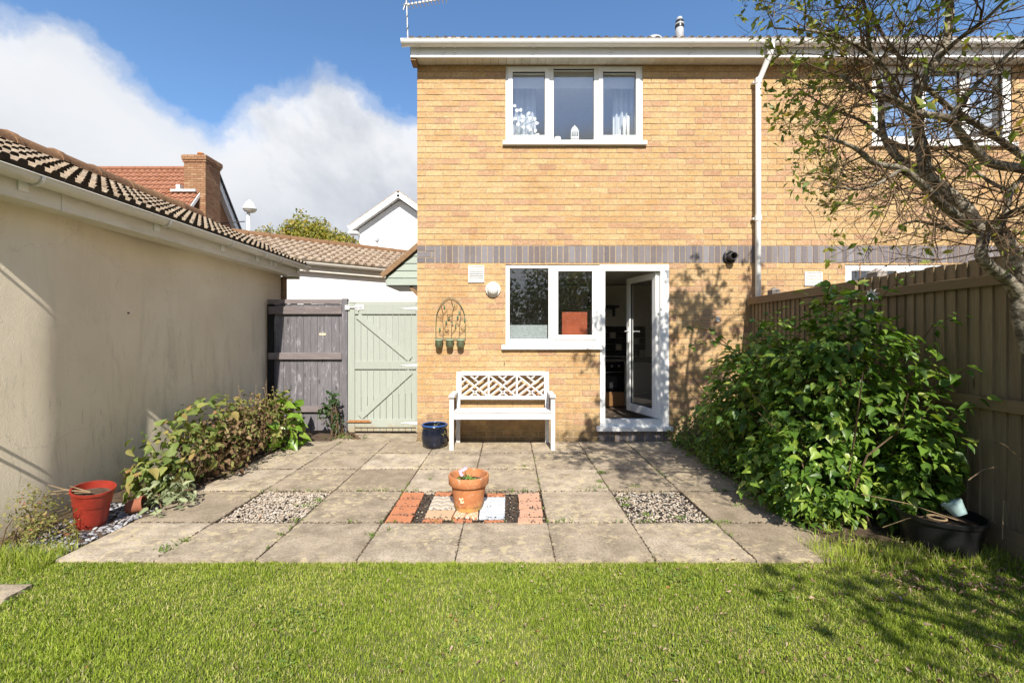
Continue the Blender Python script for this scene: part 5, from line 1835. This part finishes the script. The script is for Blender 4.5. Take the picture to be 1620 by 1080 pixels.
# ------------------------------------------------------------------ foliage
def mkleaf_individual(tv, tf, m, tint):
    me = np_mesh('leaf', tv, tf, m, np.full(len(tf), tint))
    return me


def leafy(parent, P, N, size, m, name='foliage', tv=HEART_V, tf=HEART_F, droop=.7, jitter=.6, singles=0, tints=None, rank=None, flat=0.0):
    n = len(P)
    N0 = N
    N = N * (1 - flat) + rng.normal(size=(n, 3)) * jitter + np.array([0, -.15, .45 + flat])
    tip = rng.normal(size=(n, 3)) * .7 + np.array([0, -.1, -droop]) + N0 * (.25 + flat)
    M = frames(N, tip)
    sc = size * rng.uniform(.40, 1.35, n)
    tn = rng.random(n) if tints is None else tints
    idx = np.arange(n)
    if singles:
        order = np.argsort(rank)[:singles]
        mask_ = np.ones(n, bool); mask_[order] = False
        variants = [mkleaf_individual(tv, tf, m, v_ / 6) for v_ in range(6)]
        pl = Vector(parent.location)
        for i in order:
            o = bpy.data.objects.new('leaf', variants[int(i) % 6]); COL.objects.link(o)
            o.parent = parent
            W_ = Matrix(M[i].tolist()).to_4x4(); W_.translation = Vector(P[i]) - pl
            W_ = W_ @ Matrix.Scale(float(sc[i]), 4)
            o.matrix_local = W_
        idx = idx[mask_]
    me = scatter(name, tv, tf, P[idx], M[idx], sc[idx], m, tn[idx])
    return link(name, me, parent, kind='stuff')


# the big leafy bush on the right
bush = thing('leafy_bush', 'large leafy green bush spilling over the patio from the timber fence', 'bush', (2.6, 3.9, 0))
ells = [((2.56, 3.38, .82), (.50, .46, .90), 3800), ((2.50, 3.95, .82), (.56, .60, .74), 4200), ((2.58, 4.6, .58), (.44, .55, .54), 2400), ((2.38, 3.42, .36), (.42, .52, .40), 2600), ((2.78, 3.05, .42), (.28, .24, .42), 1100), ((2.35, 4.3, .35), (.32, .5, .38), 1200)]
PP, NN = [], []
for c, r_, n in ells:
    p, nn = ellipsoid_pts(n, c, r_, .22)
    lump = np.array([mnoise.noise(Vector(q * 2.6)) for q in p])
    p = p + nn * (lump[:, None] * .27 + rng.normal(0, .03, (len(p), 1)))
    hol = np.array([mnoise.noise(Vector(q * 5.5 + np.array([3, 1, 7]))) for q in p])
    p, nn = p[hol > -.22], nn[hol > -.22]
    PP.append(p); NN.append(nn)
PP = np.concatenate(PP); NN = np.concatenate(NN)
ok = (PP[:, 0] < 3.05) & (PP[:, 2] > .02) & (PP[:, 0] > 1.75)
PP, NN = PP[ok], NN[ok]
front = NN @ np.array([-.55, -.8, .1])
leafy(bush, PP, NN, .076, MT['bush_leaf'], flat=.55, jitter=.5, singles=300, rank=-front + PP[:, 1] * .25 + rng.random(len(PP)) * .6)
st = MB()
for k in range(70):
    a = random.uniform(0, 6.28); bx = random.uniform(2.25, 2.85); by = random.uniform(3.1, 4.7)
    p0 = Vector((bx, by, 0)); p2 = p0 + Vector((math.cos(a) * .45, math.sin(a) * .45, random.uniform(.7, 1.25) - .25 * (by > 4.1)))
    p2.x = min(p2.x, 3.03)
    p1 = (p0 + p2) / 2 + Vector((math.cos(a) * -.08, 0, .12))
    st.tube([p0, p1, p2], [.008, .006, .003], 5)
st.obj('stem', MT['twig'], bush, kind='stuff')
# long shoots sticking out
sh = MB(); lp, lnn = [], []
for (a, b_) in (((2.9, 3.15, .7), (3.0, 2.88, 1.16)), ((2.9, 3.1, .5), (3.02, 2.80, .98)), ((2.85, 3.1, .3), (2.95, 2.78, .70)), ((2.6, 3.2, 1.4), (2.72, 3.05, 1.76)), ((2.1, 4.0, 1.2), (1.75, 4.3, 1.25)), ((2.2, 4.3, 1.2), (1.86, 4.55, 1.45)), ((2.9, 3.2, 1.2), (3.0, 2.95, 1.5)), ((2.5, 3.5, 1.5), (2.4, 3.3, 1.74))):
    a = Vector(a); b_ = Vector(b_); m_ = (a + b_) / 2 + Vector((0, 0, .08))
    sh.tube([a, m_, b_], [.005, .004, .0025], 5)
    for q in range(9):
        k = .35 + .65 * q / 8
        p = a.lerp(m_, min(1, k * 2)) if k < .5 else m_.lerp(b_, k * 2 - 1)
        lp.append(p + Vector((random.uniform(-.03, .03), random.uniform(-.03, .03), random.uniform(-.02, .02)))); lnn.append((random.uniform(-.5, .5), -.5, .8))
sh.obj('shoot', MT['twig'], bush, kind='stuff')
leafy(bush, np.array([list(p) for p in lp]), np.array(lnn), .075, MT['bush_leaf'], 'shoot_leaf')
# berry tassels
bt2 = MB()
for px_, py_, Y_ in ((1262, 525, 3.6), (1260, 555, 3.55), (1415, 580, 3.05), (1424, 592, 3.05), (1330, 600, 3.1), (1300, 515, 3.4)):
    c = P3(px_, py_, Y_)
    for k in range(9):
        q = c + Vector((random.uniform(-.012, .012), random.uniform(-.012, .012), -.008 * k))
        bt2.lathe([(0, -.006), (.006, 0), (0, .006)], tuple(q), 6)
bt2.obj('berries', MT['old_pot'], bush, kind='stuff')

# low weeds between the bush and the door
wd_ = thing('weedy_border', 'low straggly weeds between the back door and the leafy bush', 'weeds', (2.3, 5.2, 0))
n = 2600
P = np.stack([rng.uniform(2.0, 2.9, n), rng.uniform(4.4, 5.66, n), rng.random(n) ** 1.3 * .48], 1)
P[:, 2] *= np.clip((P[:, 0] - 1.9) * 2.4, .4, 1.1)
leafy(wd_, P, rand_dirs(n) * .5, .055, MT['weed_leaf'], tv=SMALL_V, tf=SMALL_F, droop=.1)
n = 1300
P = np.stack([rng.uniform(2.0, 2.4, n), rng.uniform(3.0, 4.8, n), rng.random(n) * .22], 1)
leafy(wd_, P, rand_dirs(n) * .5, .055, MT['bush_leaf'], tv=SMALL_V, tf=SMALL_F, droop=.1, name='ground_leaf')

# left bed
def plant(name, label, cat, ell, n, size, mt, **kw):
    c, r_ = ell[0]
    t_ = thing(name, label, cat, (c[0], c[1], 0))
    PP, NN = [], []
    for c, r_ in ell:
        p, nn = ellipsoid_pts(n // len(ell), c, r_, .3)
        lump = np.array([mnoise.noise(Vector(q * 4)) for q in p])
        p = p + nn * lump[:, None] * .12
        PP.append(p); NN.append(nn)
    P = np.concatenate(PP); N = np.concatenate(NN)
    ok = (P[:, 0] > -3.36) & (P[:, 2] > .005)
    P, N = P[ok], N[ok]
    front = N @ np.array([.3, -.9, .2])
    if kw.get('singles'):
        kw['rank'] = -front + rng.random(len(P)) * .5
    leafy(t_, P, N, size, MT[mt], **kw)
    st = MB()
    for k in range(18):
        q = Vector(P[random.randrange(len(P))]); b0 = Vector((c[0] + random.uniform(-.1, .1), q.y + random.uniform(-.1, .1), 0))
        st.tube([b0, (b0 + q) / 2 + Vector((0, 0, .05)), q], [.006, .004, .002], 5)
    st.obj('stem', MT['twig'], t_, kind='stuff')
    return t_


plant('viburnum_shrub', 'shrub with yellowing green lobed leaves leaning on the garage wall', 'shrub', [((-2.98, 3.95, .30), (.30, .34, .34)), ((-3.05, 4.45, .48), (.26, .35, .30)), ((-2.95, 3.7, .18), (.22, .22, .2))], 620, .085, 'viburnum_leaf', singles=80)
plant('withered_hydrangea', 'withered brown shrub with curled dead leaves in the left flower bed', 'shrub', [((-2.86, 4.35, .24), (.27, .42, .27)), ((-2.90, 4.85, .32), (.32, .42, .29)), ((-2.92, 5.3, .32), (.28, .3, .26))], 2100, .055, 'withered_leaf', droop=.9, jitter=1.1, singles=100)
mx_ = plant('mixed_herb', 'yellow-green seedy perennial behind the withered shrub', 'plant', [((-3.05, 5.1, .52), (.22, .45, .22)), ((-2.9, 5.55, .5), (.2, .2, .2))], 500, .05, 'olive_leaf')
plant('bergenia', 'bright green broad-leaved plant at the far end of the left bed', 'plant', [((-2.72, 5.35, .20), (.25, .28, .26)), ((-2.85, 5.6, .38), (.18, .2, .24))], 130, .15, 'bergenia_leaf', singles=80, droop=.3)
plant('rose_bush', 'small rose bush with glossy leaves in front of the grey fence panel', 'bush', [((-2.36, 5.95, .50), (.10, .08, .13)), ((-2.47, 5.95, .38), (.12, .08, .12)), ((-2.32, 5.92, .2), (.12, .08, .16))], 260, .05, 'dark_leaf', singles=40)
plant('ground_cover', 'low bright green ground cover at the foot of the gate', 'plant', [((-2.25, 5.86, .02), (.28, .08, .05)), ((-2.0, 5.84, .01), (.2, .06, .035))], 420, .032, 'weed_leaf', tv=SMALL_V, tf=SMALL_F)
plant('silver_lambs_ear', 'low silvery green rosette at the patio edge beside the red pot', 'plant', [((-2.70, 3.50, .05), (.20, .18, .10)), ((-2.82, 3.62, .1), (.16, .14, .12))], 190, .075, 'silver_leaf', singles=60, tv=HEART_V * np.array([.6, 1, 1]), droop=.1)
plant('flowering_spurge', 'yellow-green leggy plant at the foot of the garage wall, nearest the lawn', 'plant', [((-3.10, 2.92, .14), (.16, .16, .17)), ((-2.95, 2.85, .08), (.18, .12, .10)), ((-3.22, 3.0, .2), (.1, .1, .16))], 1100, .028, 'olive_leaf', tv=SMALL_V, tf=SMALL_F, droop=0)
# seed heads and thin stalks above the left bed
sk = MB(); 
for k in range(16):
    p = Vector((random.uniform(-3.15, -2.75), random.uniform(4.6, 5.7), .35)); h_ = random.uniform(.25, .48)
    q = p + Vector((random.uniform(-.08, .08), random.uniform(-.05, .05), h_))
    sk.tube([p, (p + q) / 2 + Vector((.01, 0, 0)), q], .002, 4)
    if k % 2 == 0:
        sk.lathe([(0, -.014), (.013, 0), (0, .014)], tuple(q), 6)
tagd(sk.obj('seed_heads', MT['dry_stem'], None, kind='stuff'), 'thin dry seed heads standing above the left flower bed', 'seed heads')

# background hedge tree and far trees
def crown_tree(name, label, base, ell, n, size, mt, trunk_h=2.0, group=None):
    t_ = thing(name, label, 'tree', base, group)
    PP, NN = [], []
    tot = sum(r_[0] * r_[1] * r_[2] for c, r_ in ell) 
    for c, r_ in ell:
        p, nn = ellipsoid_pts(max(30, int(n * r_[0] * r_[1] * r_[2] / tot)), c, r_, .35, 0)
        lump = np.array([mnoise.noise(Vector(q * 1.6)) + .5 * mnoise.noise(Vector(q * 4.3)) for q in p])
        p = p + nn * lump[:, None] * .32 * max(r_)
        PP.append(p); NN.append(nn)
    P = np.concatenate(PP); N = np.concatenate(NN)
    leafy(t_, P, N, size, MT[mt], name='crown', tv=SMALL_V * np.array([1.6, 1, 1]), tf=SMALL_F, droop=.2, jitter=.9)
    mb = MB(); b = Vector(base)
    cc = Vector(ell[0][0])
    mb.tube([b, b.lerp(cc, .5), cc], [.14, .1, .05], 8)
    for c, r_ in ell:
        mb.tube([b.lerp(cc, .45), (b.lerp(cc, .7) + Vector(c)) / 2, Vector(c)], [.07, .05, .02], 6)
    mb.obj('trunk', MT['bark'], t_, smooth=True)
    return t_


def E(px, py, Y, rx_, rz_): return (tuple(P3(px, py, Y)), (rx_, rx_ * .8, rz_))
crown_tree('autumn_tree', 'rounded yellow-green tree above the low tiled roof left of the white gable', (wx(500, 14), 14.6, 0),
           [E(480, 385, 14, .95, .75), E(525, 390, 14, .75, .6), E(455, 390, 14.2, .6, .5), E(475, 352, 14, .30, .38), E(506, 360, 14, .35, .32), E(545, 385, 14, .3, .4)], 15000, .085, 'hedge_leaf')
crown_tree('sapling', 'wispy treetop just right of the street lamp', (wx(418, 14.5), 15, 0), [E(409, 372, 14.5, .12, .3), E(420, 374, 14.5, .15, .3), E(428, 368, 14.5, .10, .3)], 380, .075, 'hedge_leaf')
for k, (x, y, h_, s_) in enumerate(((-6.0, -13.5, 5.6, 2.4), (-1.2, -14.5, 5.6, 2.0), (2.4, -13.0, 5.9, 1.9), (5.2, -13, 6.4, 2.6), (9.5, -12, 6, 2.6), (-11, -12, 5.5, 2.6))):
    crown_tree('garden_tree', ['dense green tree beyond the rear fence, behind the left bed', 'green tree beyond the rear fence, straight behind the patio', 'green tree beyond the rear fence, in line with the back door', 'tallest green tree beyond the rear fence, in line with the timber fence', 'green tree beyond the rear fence, farthest out on the neighbour side', 'green tree beyond the rear fence, farthest out on the garage side'][k], (x, y, 0),
               [((x, y, h_ * .62), (s_, s_ * .8, h_ * .36)), ((x + .9, y, h_ * .4), (s_ * .8, s_ * .7, h_ * .3)), ((x - 1.0, y + .3, h_ * .35), (s_ * .8, s_ * .7, h_ * .28))], 5500, .20, 'dark_leaf', group='trees beyond the end of the garden')
# tree behind the camera that dapples the right of the lawn
crown_tree('overhanging_tree', 'tree by the right fence behind the camera, dappling the lawn with its shade', (3.5, -.9, 0),
           [((3.3, -.95, 3.2), (.9, .7, .6)), ((2.7, -.7, 2.75), (.45, .5, .4)), ((2.2, -1.35, 3.3), (.5, .45, .35)), ((3.6, .1, 3.0), (.6, .7, .5)), ((3.2, -1.9, 2.9), (.9, .5, .5))], 2300, .10, 'dark_leaf')

# ------------------------------------------------------------------ the bare-twigged tree on the right
tree = thing('garden_tree_by_fence', 'gnarled small tree with mottled bark and bare twigs beside the timber fence', 'tree', (2.80, 2.35, 0))
TR = MB(); TW = MB(); tips = []; inner_pts = []
def limb(pts, r0, r1, mb=TR, n=10):
    """smooth polyline through pts with taper"""
    P = [Vector(p) for p in pts]
    out = []
    for i in range(len(P) - 1):
        p0 = P[max(i - 1, 0)]; p1 = P[i]; p2 = P[i + 1]; p3 = P[min(i + 2, len(P) - 1)]
        for k in range(4):
            t = k / 4
            out.append(.5 * ((2 * p1) + (p2 - p0) * t + (2 * p0 - 5 * p1 + 4 * p2 - p3) * t * t + (3 * p1 - p0 - 3 * p2 + p3) * t ** 3))
    out.append(P[-1])
    L = len(out)
    rad = [(r0 + (r1 - r0) * i / (L - 1)) * (1 + .12 * mnoise.noise(out[i] * 14)) for i in range(L)]
    mb.tube(out, rad, n)
    return out, rad


tr_main = [(2.90, 2.35, -.05), (2.92, 2.33, .5), (2.87, 2.36, 1.0)] + [tuple(P3(x, y, Y)) for x, y, Y in
           ((1619, 510, 2.36), (1610, 440, 2.36), (1587, 378, 2.36), (1545, 358, 2.37), (1529, 333, 2.38), (1492, 300, 2.4), (1467, 275, 2.42), (1458, 233, 2.45), (1450, 187, 2.47), (1452, 142, 2.5), (1475, 104, 2.52), (1496, 71, 2.55), (1502, 0, 2.6))]
tr_main += [(2.55, 2.65, 3.6), (2.62, 2.6, 4.2), (2.7, 2.55, 4.8)]
limbs = [
    (tr_main, .046, .015),
    ([tuple(P3(*q)) for q in ((1612, 470, 2.36), (1596, 445, 2.33), (1570, 425, 2.31), (1552, 404, 2.30), (1556, 376, 2.33), (1552, 362, 2.36))], .030, .024),
    ([tuple(P3(*q)) for q in ((1640, 275, 2.5), (1617, 267, 2.42), (1567, 258, 2.32), (1542, 237, 2.28), (1517, 208, 2.25), (1500, 187, 2.22), (1450, 179, 2.18), (1408, 154, 2.14), (1375, 150, 2.1), (1330, 120, 2.05))], .027, .008),
    ([tuple(P3(*q)) for q in ((1640, 262, 2.7), (1562, 208, 2.65), (1517, 179, 2.62), (1487, 158, 2.6), (1440, 110, 2.6), (1400, 60, 2.6), (1380, 20, 2.6))], .020, .006),
    ([tuple(P3(*q)) for q in ((1540, 360, 2.36), (1510, 340, 2.28), (1492, 325, 2.22), (1458, 292, 2.15), (1425, 267, 2.1), (1383, 258, 2.05), (1350, 233, 2.02), (1300, 215, 2.0))], .026, .006),
    ([tuple(P3(*q)) for q in ((1467, 282, 2.42), (1440, 262, 2.5), (1417, 246, 2.58), (1396, 208, 2.62), (1392, 137, 2.66), (1375, 75, 2.7), (1371, 25, 2.7), (1362, -10, 2.75))], .024, .008),
    ([tuple(P3(*q)) for q in ((1535, 368, 2.36), (1510, 364, 2.32), (1487, 358, 2.3), (1450, 350, 2.28), (1425, 356, 2.25))], .014, .004),
    ([tuple(P3(*q)) for q in ((1575, 375, 2.37), (1590, 340, 2.4), (1600, 300, 2.45), (1622, 280, 2.5), (1650, 262, 2.6))], .018, .010),
    ([tuple(P3(*q)) for q in ((1545, 357, 2.37), (1575, 350, 2.3), (1600, 335, 2.2), (1625, 325, 2.1))], .015, .006),
    ([tuple(P3(*q)) for q in ((1450, 187, 2.47), (1420, 160, 2.35), (1400, 110, 2.3), (1350, 70, 2.25), (1290, 50, 2.2), (1225, 45, 2.2))], .016, .004),
    ([tuple(P3(*q)) for q in ((1458, 240, 2.45), (1410, 225, 2.7), (1360, 190, 2.85), (1310, 170, 2.95), (1262, 140, 3.0))], .015, .004),
    ([tuple(P3(*q)) for q in ((1480, 95, 2.53), (1520, 60, 2.4), (1560, 30, 2.3), (1600, -10, 2.2))], .016, .006),
    ([tuple(P3(*q)) for q in ((1500, 190, 2.25), (1540, 140, 2.2), (1580, 100, 2.2), (1625, 60, 2.2))], .014, .006),
    ([tuple(P3(*q)) for q in ((1425, 268, 2.1), (1390, 290, 2.05), (1350, 300, 2.0), (1300, 290, 2.0))], .010, .003),
    ([tuple(P3(*q)) for q in ((1600, 302, 2.45), (1570, 290, 2.6), (1530, 262, 2.8), (1490, 240, 3.0))], .012, .005),
    ([(2.55, 2.62, 3.5), (2.2, 2.5, 3.9), (1.9, 2.4, 4.3)], .016, .005),
    ([(2.6, 2.6, 4.0), (3.0, 2.6, 4.4), (3.4, 2.5, 4.7)], .016, .005),
    ([(2.55, 2.62, 3.4), (2.9, 2.3, 3.8), (3.1, 2.0, 4.2)], .016, .005),
    ([(2.5, 2.6, 3.4), (2.2, 2.9, 3.7), (1.8, 3.0, 3.9)], .014, .005),
    ([(2.55, 2.6, 3.3), (2.3, 2.1, 3.35), (1.95, 1.6, 3.2), (1.6, 1.2, 3.0)], .018, .005),
    ([(2.55, 2.6, 3.3), (2.6, 2.0, 3.4), (2.45, 1.4, 3.3), (2.2, .9, 3.05)], .018, .005),
    ([(2.3, 2.1, 3.35), (1.9, 2.0, 3.4), (1.5, 1.9, 3.3), (1.2, 1.8, 3.1)], .012, .004),
    ([(2.6, 2.0, 3.4), (2.9, 1.5, 3.3), (3.0, 1.0, 3.2)], .014, .005),
]
rt = random.Random(42)
CC = Vector((2.45, 2.45, 2.9))


def twig(start, d0, L, r, depth):
    n = max(3, int(L / .07))
    p = start.copy(); d_ = d0.normalized(); pts = [p.copy()]
    bend = Vector((rt.gauss(0, .25), rt.gauss(0, .25), rt.gauss(.05, .22)))
    for i in range(n):
        d_ = (d_ + bend * .22 + Vector((rt.gauss(0, .13), rt.gauss(0, .13), rt.gauss(0, .13)))).normalized()
        p = p + d_ * (L / n)
        pts.append(p.copy())
    if p.x > 3.6 or p.y > 5.3 or p.z < 1.62:
        return
    ppx = 805 + F * p.x / p.y; ppy = 532 - F * (p.z - CAMZ) / p.y
    lim = 1160 + max(0, ppy - 60) * .42
    if (ppx < lim and ppy > -25) or p.y < .6 or (ppy > -25 and p.y < 1.5):
        return
    TW.tube(pts, [r * (1 - .75 * i / n) for i in range(n + 1)], 4 if depth < 2 else 3, cap=False)
    if depth >= 1:
        tips.append((p.copy(), d_.copy()))
        if n > 2: tips.append((pts[-2], d_.copy()))
    if depth < 3:
        k = {0: 3, 1: 3, 2: 1}[depth]
        for j in range(k):
            i = rt.randint(1, n)
            dd = (pts[i] - pts[i - 1]).normalized()
            rnd_ = Vector((rt.gauss(0, 1), rt.gauss(0, 1), rt.gauss(0.1, 1)))
            side = (rnd_ - dd * rnd_.dot(dd)).normalized()
            twig(pts[i], dd * .65 + side * .8 + Vector((-.12, 0, 0)), L * rt.uniform(.42, .7), r * .6, depth + 1)


for pts, r0, r1 in limbs:
    out, rad = limb(pts, r0, r1)
    L = len(out)
    for i in range(2, L):
        if out[i].z < 1.75:
            continue
        nn = 1 if rad[i] > .03 else 2
        for _ in range(nn):
            if rt.random() < .45:
                tdir = (out[i] - out[i - 1]).normalized()
                rnd_ = Vector((rt.gauss(0, 1), rt.gauss(0, 1), rt.gauss(.1, 1)))
                side = (rnd_ - tdir * rnd_.dot(tdir)).normalized()
                outw = (out[i] - CC).normalized()
                twig(out[i], tdir * .4 + side + outw * .5, rt.uniform(.28, .62), min(.005, rad[i] * .45), 0)
TR.obj('trunk', MT['bark'], tree, smooth=True)
TW.obj('twigs', MT['twig'], tree, kind='stuff', smooth=True)
tp_, tn_ = [], []
for p, d_ in tips:
    ppx = 805 + F * p.x / p.y; ppy = 532 - F * (p.z - CAMZ) / p.y
    pr_ = .06
    if ppx < 1330: pr_ = .42
    if ppy < 40: pr_ = .2
    if ppy < -10: pr_ = .75
    if rt.random() < pr_:
        for q in range(rt.choice((1, 2, 3)) + (4 if ppy < -10 else 0)):
            tp_.append(list(p + Vector((rt.uniform(-.02, .02), rt.uniform(-.02, .02), rt.uniform(-.02, .02)))))
            tn_.append((rt.gauss(0, .6), rt.gauss(-.3, .6), rt.gauss(.3, .6)))
tp_ = np.array(tp_); tn_ = np.array(tn_)
size_ = np.where(tp_[:, 2] > 3.3, .062, .043)
rk = tp_[:, 1] + rng.random(len(tp_)) + np.where(tp_[:, 2] > 3.05, 50, 0)
leafy(tree, tp_, tn_, size_, MT['tree_leaf'], name='leaves', tv=SMALL_V * np.array([1.15, 1, 1]), tf=SMALL_F, droop=.5, jitter=.8, singles=280, rank=rk)
print('twig tips', len(tips), 'tree leaves', len(tp_))

# ------------------------------------------------------------------ grass
def blades(name, P, L, W, m, lean=.62, tint=None, **props):
    n = len(P)
    a = rng.uniform(0, 2 * np.pi, n)
    side = np.stack([np.cos(a), np.sin(a), np.zeros(n)], 1)
    b = rng.uniform(0, 2 * np.pi, n)
    ld = np.stack([np.cos(b), np.sin(b), np.zeros(n)], 1) * (np.abs(rng.normal(0, lean, n)))[:, None]
    up = np.array([0, 0, 1.0])
    L = L[:, None]; W = W[:, None]
    v0 = P - side * W; v1 = P + side * W
    m_ = P + (up * .6 + ld * .35) * L
    v2 = m_ + side * W * .75; v3 = m_ - side * W * .75
    v4 = P + (up * .98 + ld * 1.15) * L / np.sqrt(1 + (np.linalg.norm(ld, axis=1, keepdims=True)) ** 2)
    V = np.stack([v0, v1, v2, v3, v4], 1).reshape(-1, 3)
    k = np.arange(n) * 5
    T = np.stack([np.stack([k, k + 1, k + 2], 1), np.stack([k, k + 2, k + 3], 1), np.stack([k + 3, k + 2, k + 4], 1)], 1).reshape(-1, 3)
    tn = rng.random(n) if tint is None else tint
    me = np_mesh(name, V, T, m, np.repeat(tn, 3))
    return link(name, me, None, **props)


def lawn_pts(n, x0, x1, y0, y1):
    x = rng.uniform(x0, x1, n); y = rng.uniform(y0, y1, n)
    return np.stack([x, y, np.full(n, -.028)], 1)


P = np.concatenate([lawn_pts(215000, -3.35, 3.1, 1.45, 2.685), lawn_pts(25000, -3.35, 3.1, .7, 1.45), lawn_pts(14000, -3.3, 3.1, 2.62, 2.70)])
keep = ~((P[:, 0] > -3.06) & (P[:, 0] < -2.60) & (P[:, 1] > 2.28) & (P[:, 1] < 2.42))
P = P[keep]
cl1 = np.array([mnoise.noise(Vector((p[0] * 2.3, p[1] * 2.3, 0))) + .6 * mnoise.noise(Vector((p[0] * 7, p[1] * 7, 5))) for p in P])
L = rng.uniform(.012, .026, len(P)) * (1 + .35 * cl1)
cl2 = np.array([mnoise.noise(Vector((p[0] * 22, p[1] * 22, 9))) for p in P])
L = L * (1 + .35 * cl2)
tint = np.clip(rng.normal(.44, .24, len(P)) + .36 * cl1 + .22 * cl2 + np.where(rng.random(len(P)) < .035, .5, 0), 0, .999)
right = np.clip((P[:, 0] - 1.3) / 1.6, 0, 1)
tint = np.clip(tint + right * .12 * rng.random(len(P)), 0, .999)
worn = np.array([mnoise.noise(Vector((p[0] * 3.1 + 7, p[1] * 3.1, 2))) for p in P]) > .30
tint = np.where(worn & (rng.random(len(P)) < .35), .86 + .13 * rng.random(len(P)), tint)
L = np.where(worn, L * .8, L)
blades('lawn_grass', P, L, rng.uniform(.0011, .0024, len(P)), MT['grass_blade'], tint=tint, kind='stuff')
# coarse grass along the edges, plus the sparse area by the fence
Pc = np.concatenate([
    np.stack([rng.uniform(1.9, 3.08, 4200), rng.normal(2.74, .09, 4200), np.full(4200, -.02)], 1),
    np.stack([rng.uniform(-3.3, -2.75, 3500), rng.normal(2.70, .07, 3500), np.full(3500, -.02)], 1),
    np.stack([rng.uniform(2.1, 2.35, 300), rng.uniform(2.8, 4.4, 300), np.full(300, -.01)], 1)])
blades('long_grass', Pc, .028 + .085 * rng.random(len(Pc)) ** 2.2, rng.uniform(.0012, .0022, len(Pc)), MT['grass_blade'], .6, tint=np.clip(rng.random(len(Pc)) ** 1.6, 0, .99), kind='stuff')
# clover and plantain leaves among the grass
cx_ = []
for k in range(70):
    a = random.uniform(-3.0, 2.9); b_ = random.uniform(1.65, 2.6); s_ = random.uniform(.02, .07)
    for q in range(random.randint(8, 34)):
        cx_.append((random.gauss(a, s_), random.gauss(b_, s_ * .8), random.uniform(-.016, -.002)))
cx_ = np.array(cx_); cx_ = cx_[(cx_[:, 1] < 2.66) & (cx_[:, 0] > -3.3) & (cx_[:, 0] < 3.05)]; n = len(cx_)
link('clover', scatter('clover', HEART_V, HEART_F, cx_, frames(rng.normal(size=(n, 3)) * .3 + [0, 0, 1], rng.normal(size=(n, 3))), rng.uniform(.010, .020, n), MT['weed_leaf'], rng.random(n)), kind='stuff')
# weeds in the joints
wj = []
for (px_, py_, n, s_) in ((495, 898, 0, 0), (262, 868, 50, .05), (288, 856, 24, .025), (445, 846, 22, .02), (471, 823, 40, .04), (505, 792, 36, .03), (484, 800, 40, .04), (588, 846, 18, .018), (617, 838, 8, .012),
                          (986, 790, 30, .03), (953, 748, 46, .03), (950, 762, 22, .02), (1005, 770, 26, .03), (991, 800, 36, .02), (1100, 688, 60, .06), (950, 771, 24, .05), (1140, 826, 40, .05), (1020, 815, 24, .03), (1076, 820, 30, .04), (680, 758, 10, .01), (900, 824, 16, .05), (830, 738, 10, .01), (1170, 800, 20, .04)):
    if n:
        c = gpt(px_, py_)
        for k in range(n):
            wj.append((c[0] + random.gauss(0, s_), c[1] + random.gauss(0, s_ * .5), .0))
for k in range(420):
    if random.random() < .6:
        yj = random.choice(YJ[1:3]); xj = random.uniform(-2.1, 2.1)
    else:
        xj = random.choice(XJ[1:-1]); yj = random.uniform(2.7, 5.6)
    if mnoise.noise(Vector((xj * 2.5, yj * 2.5, 4))) > .02:
        for q in range(3):
            wj.append((xj + random.gauss(0, .006), yj + random.gauss(0, .006), 0))
wj = np.array(wj)
blades('joint_weeds', wj, rng.uniform(.012, .035, len(wj)), rng.uniform(.0015, .004, len(wj)), MT['weed_leaf'], .9, kind='stuff')
# moss and grit lying in the joints
mj = []
for x in XJ[1:-1]:
    k = 420
    mj.append(np.stack([rng.normal(x, .004, k), rng.uniform(YJ[0], YJ[-1], k), rng.uniform(-.010, .0, k)], 1))
for y in YJ[1:-1]:
    k = 620
    mj.append(np.stack([rng.uniform(XJ[0], XJ[-1], k), rng.normal(y, .004, k), rng.uniform(-.010, .0, k)], 1))
stones('joint_moss', np.concatenate(mj), .006, MT['soil'], kind='stuff')

# dead leaves
n = 1500
P = np.stack([rng.uniform(-2.9, 3.05, n), rng.uniform(1.3, 2.72, n), rng.uniform(-.005, .012, n)], 1)
kp = rng.random(n) < np.clip((P[:, 0] + 3) / 6, .06, 1) ** 1.7
P = P[kp]
P2 = np.stack([rng.uniform(2.1, 3.05, 420), rng.uniform(2.35, 2.95, 420), rng.uniform(-.01, .012, 420)], 1)
P = np.concatenate([P, P2]); n = len(P)
N = rng.normal(size=(n, 3)) * .6 + [0, 0, 1]
o = link('dead_leaves', scatter('dead_leaves', HEART_V * np.array([.8, 1, 2.6]), HEART_F, P, frames(N, rng.normal(size=(n, 3))), rng.uniform(.010, .024, n) * (1 + .35 * (P[:, 0] > 1.5)), MT['dead_leaf'], rng.random(n)), kind='stuff')
n = 60
P = np.stack([rng.uniform(-2.6, 2.0, n), rng.uniform(2.75, 5.6, n), np.full(n, .004)], 1)
link('patio_litter', scatter('patio_litter', HEART_V, HEART_F, P, frames(rng.normal(size=(n, 3)) * .3 + [0, 0, 1], rng.normal(size=(n, 3))), rng.uniform(.008, .02, n), MT['dead_leaf'], rng.random(n)), kind='stuff')
# dry canes leaning by the tub
cn = MB()
for a, b_ in (((2.35, 2.95, .30), (2.76, 2.72, .22)), ((2.45, 2.9, .1), (2.65, 2.75, .24)), ((3.0, 2.72, .55), (2.72, 2.62, .50)), ((3.02, 2.7, .35), (2.9, 2.6, .16)), ((3.02, 2.6, .62), (2.85, 2.62, .75))):
    a = Vector(a); b_ = Vector(b_)
    cn.tube([a, (a + b_) / 2 + Vector((0, 0, .02)), b_], .003, 5)
tagd(cn.obj('dry_canes', MT['dry_stem'], None), 'thin dry canes lying around the black tub by the fence', 'canes')
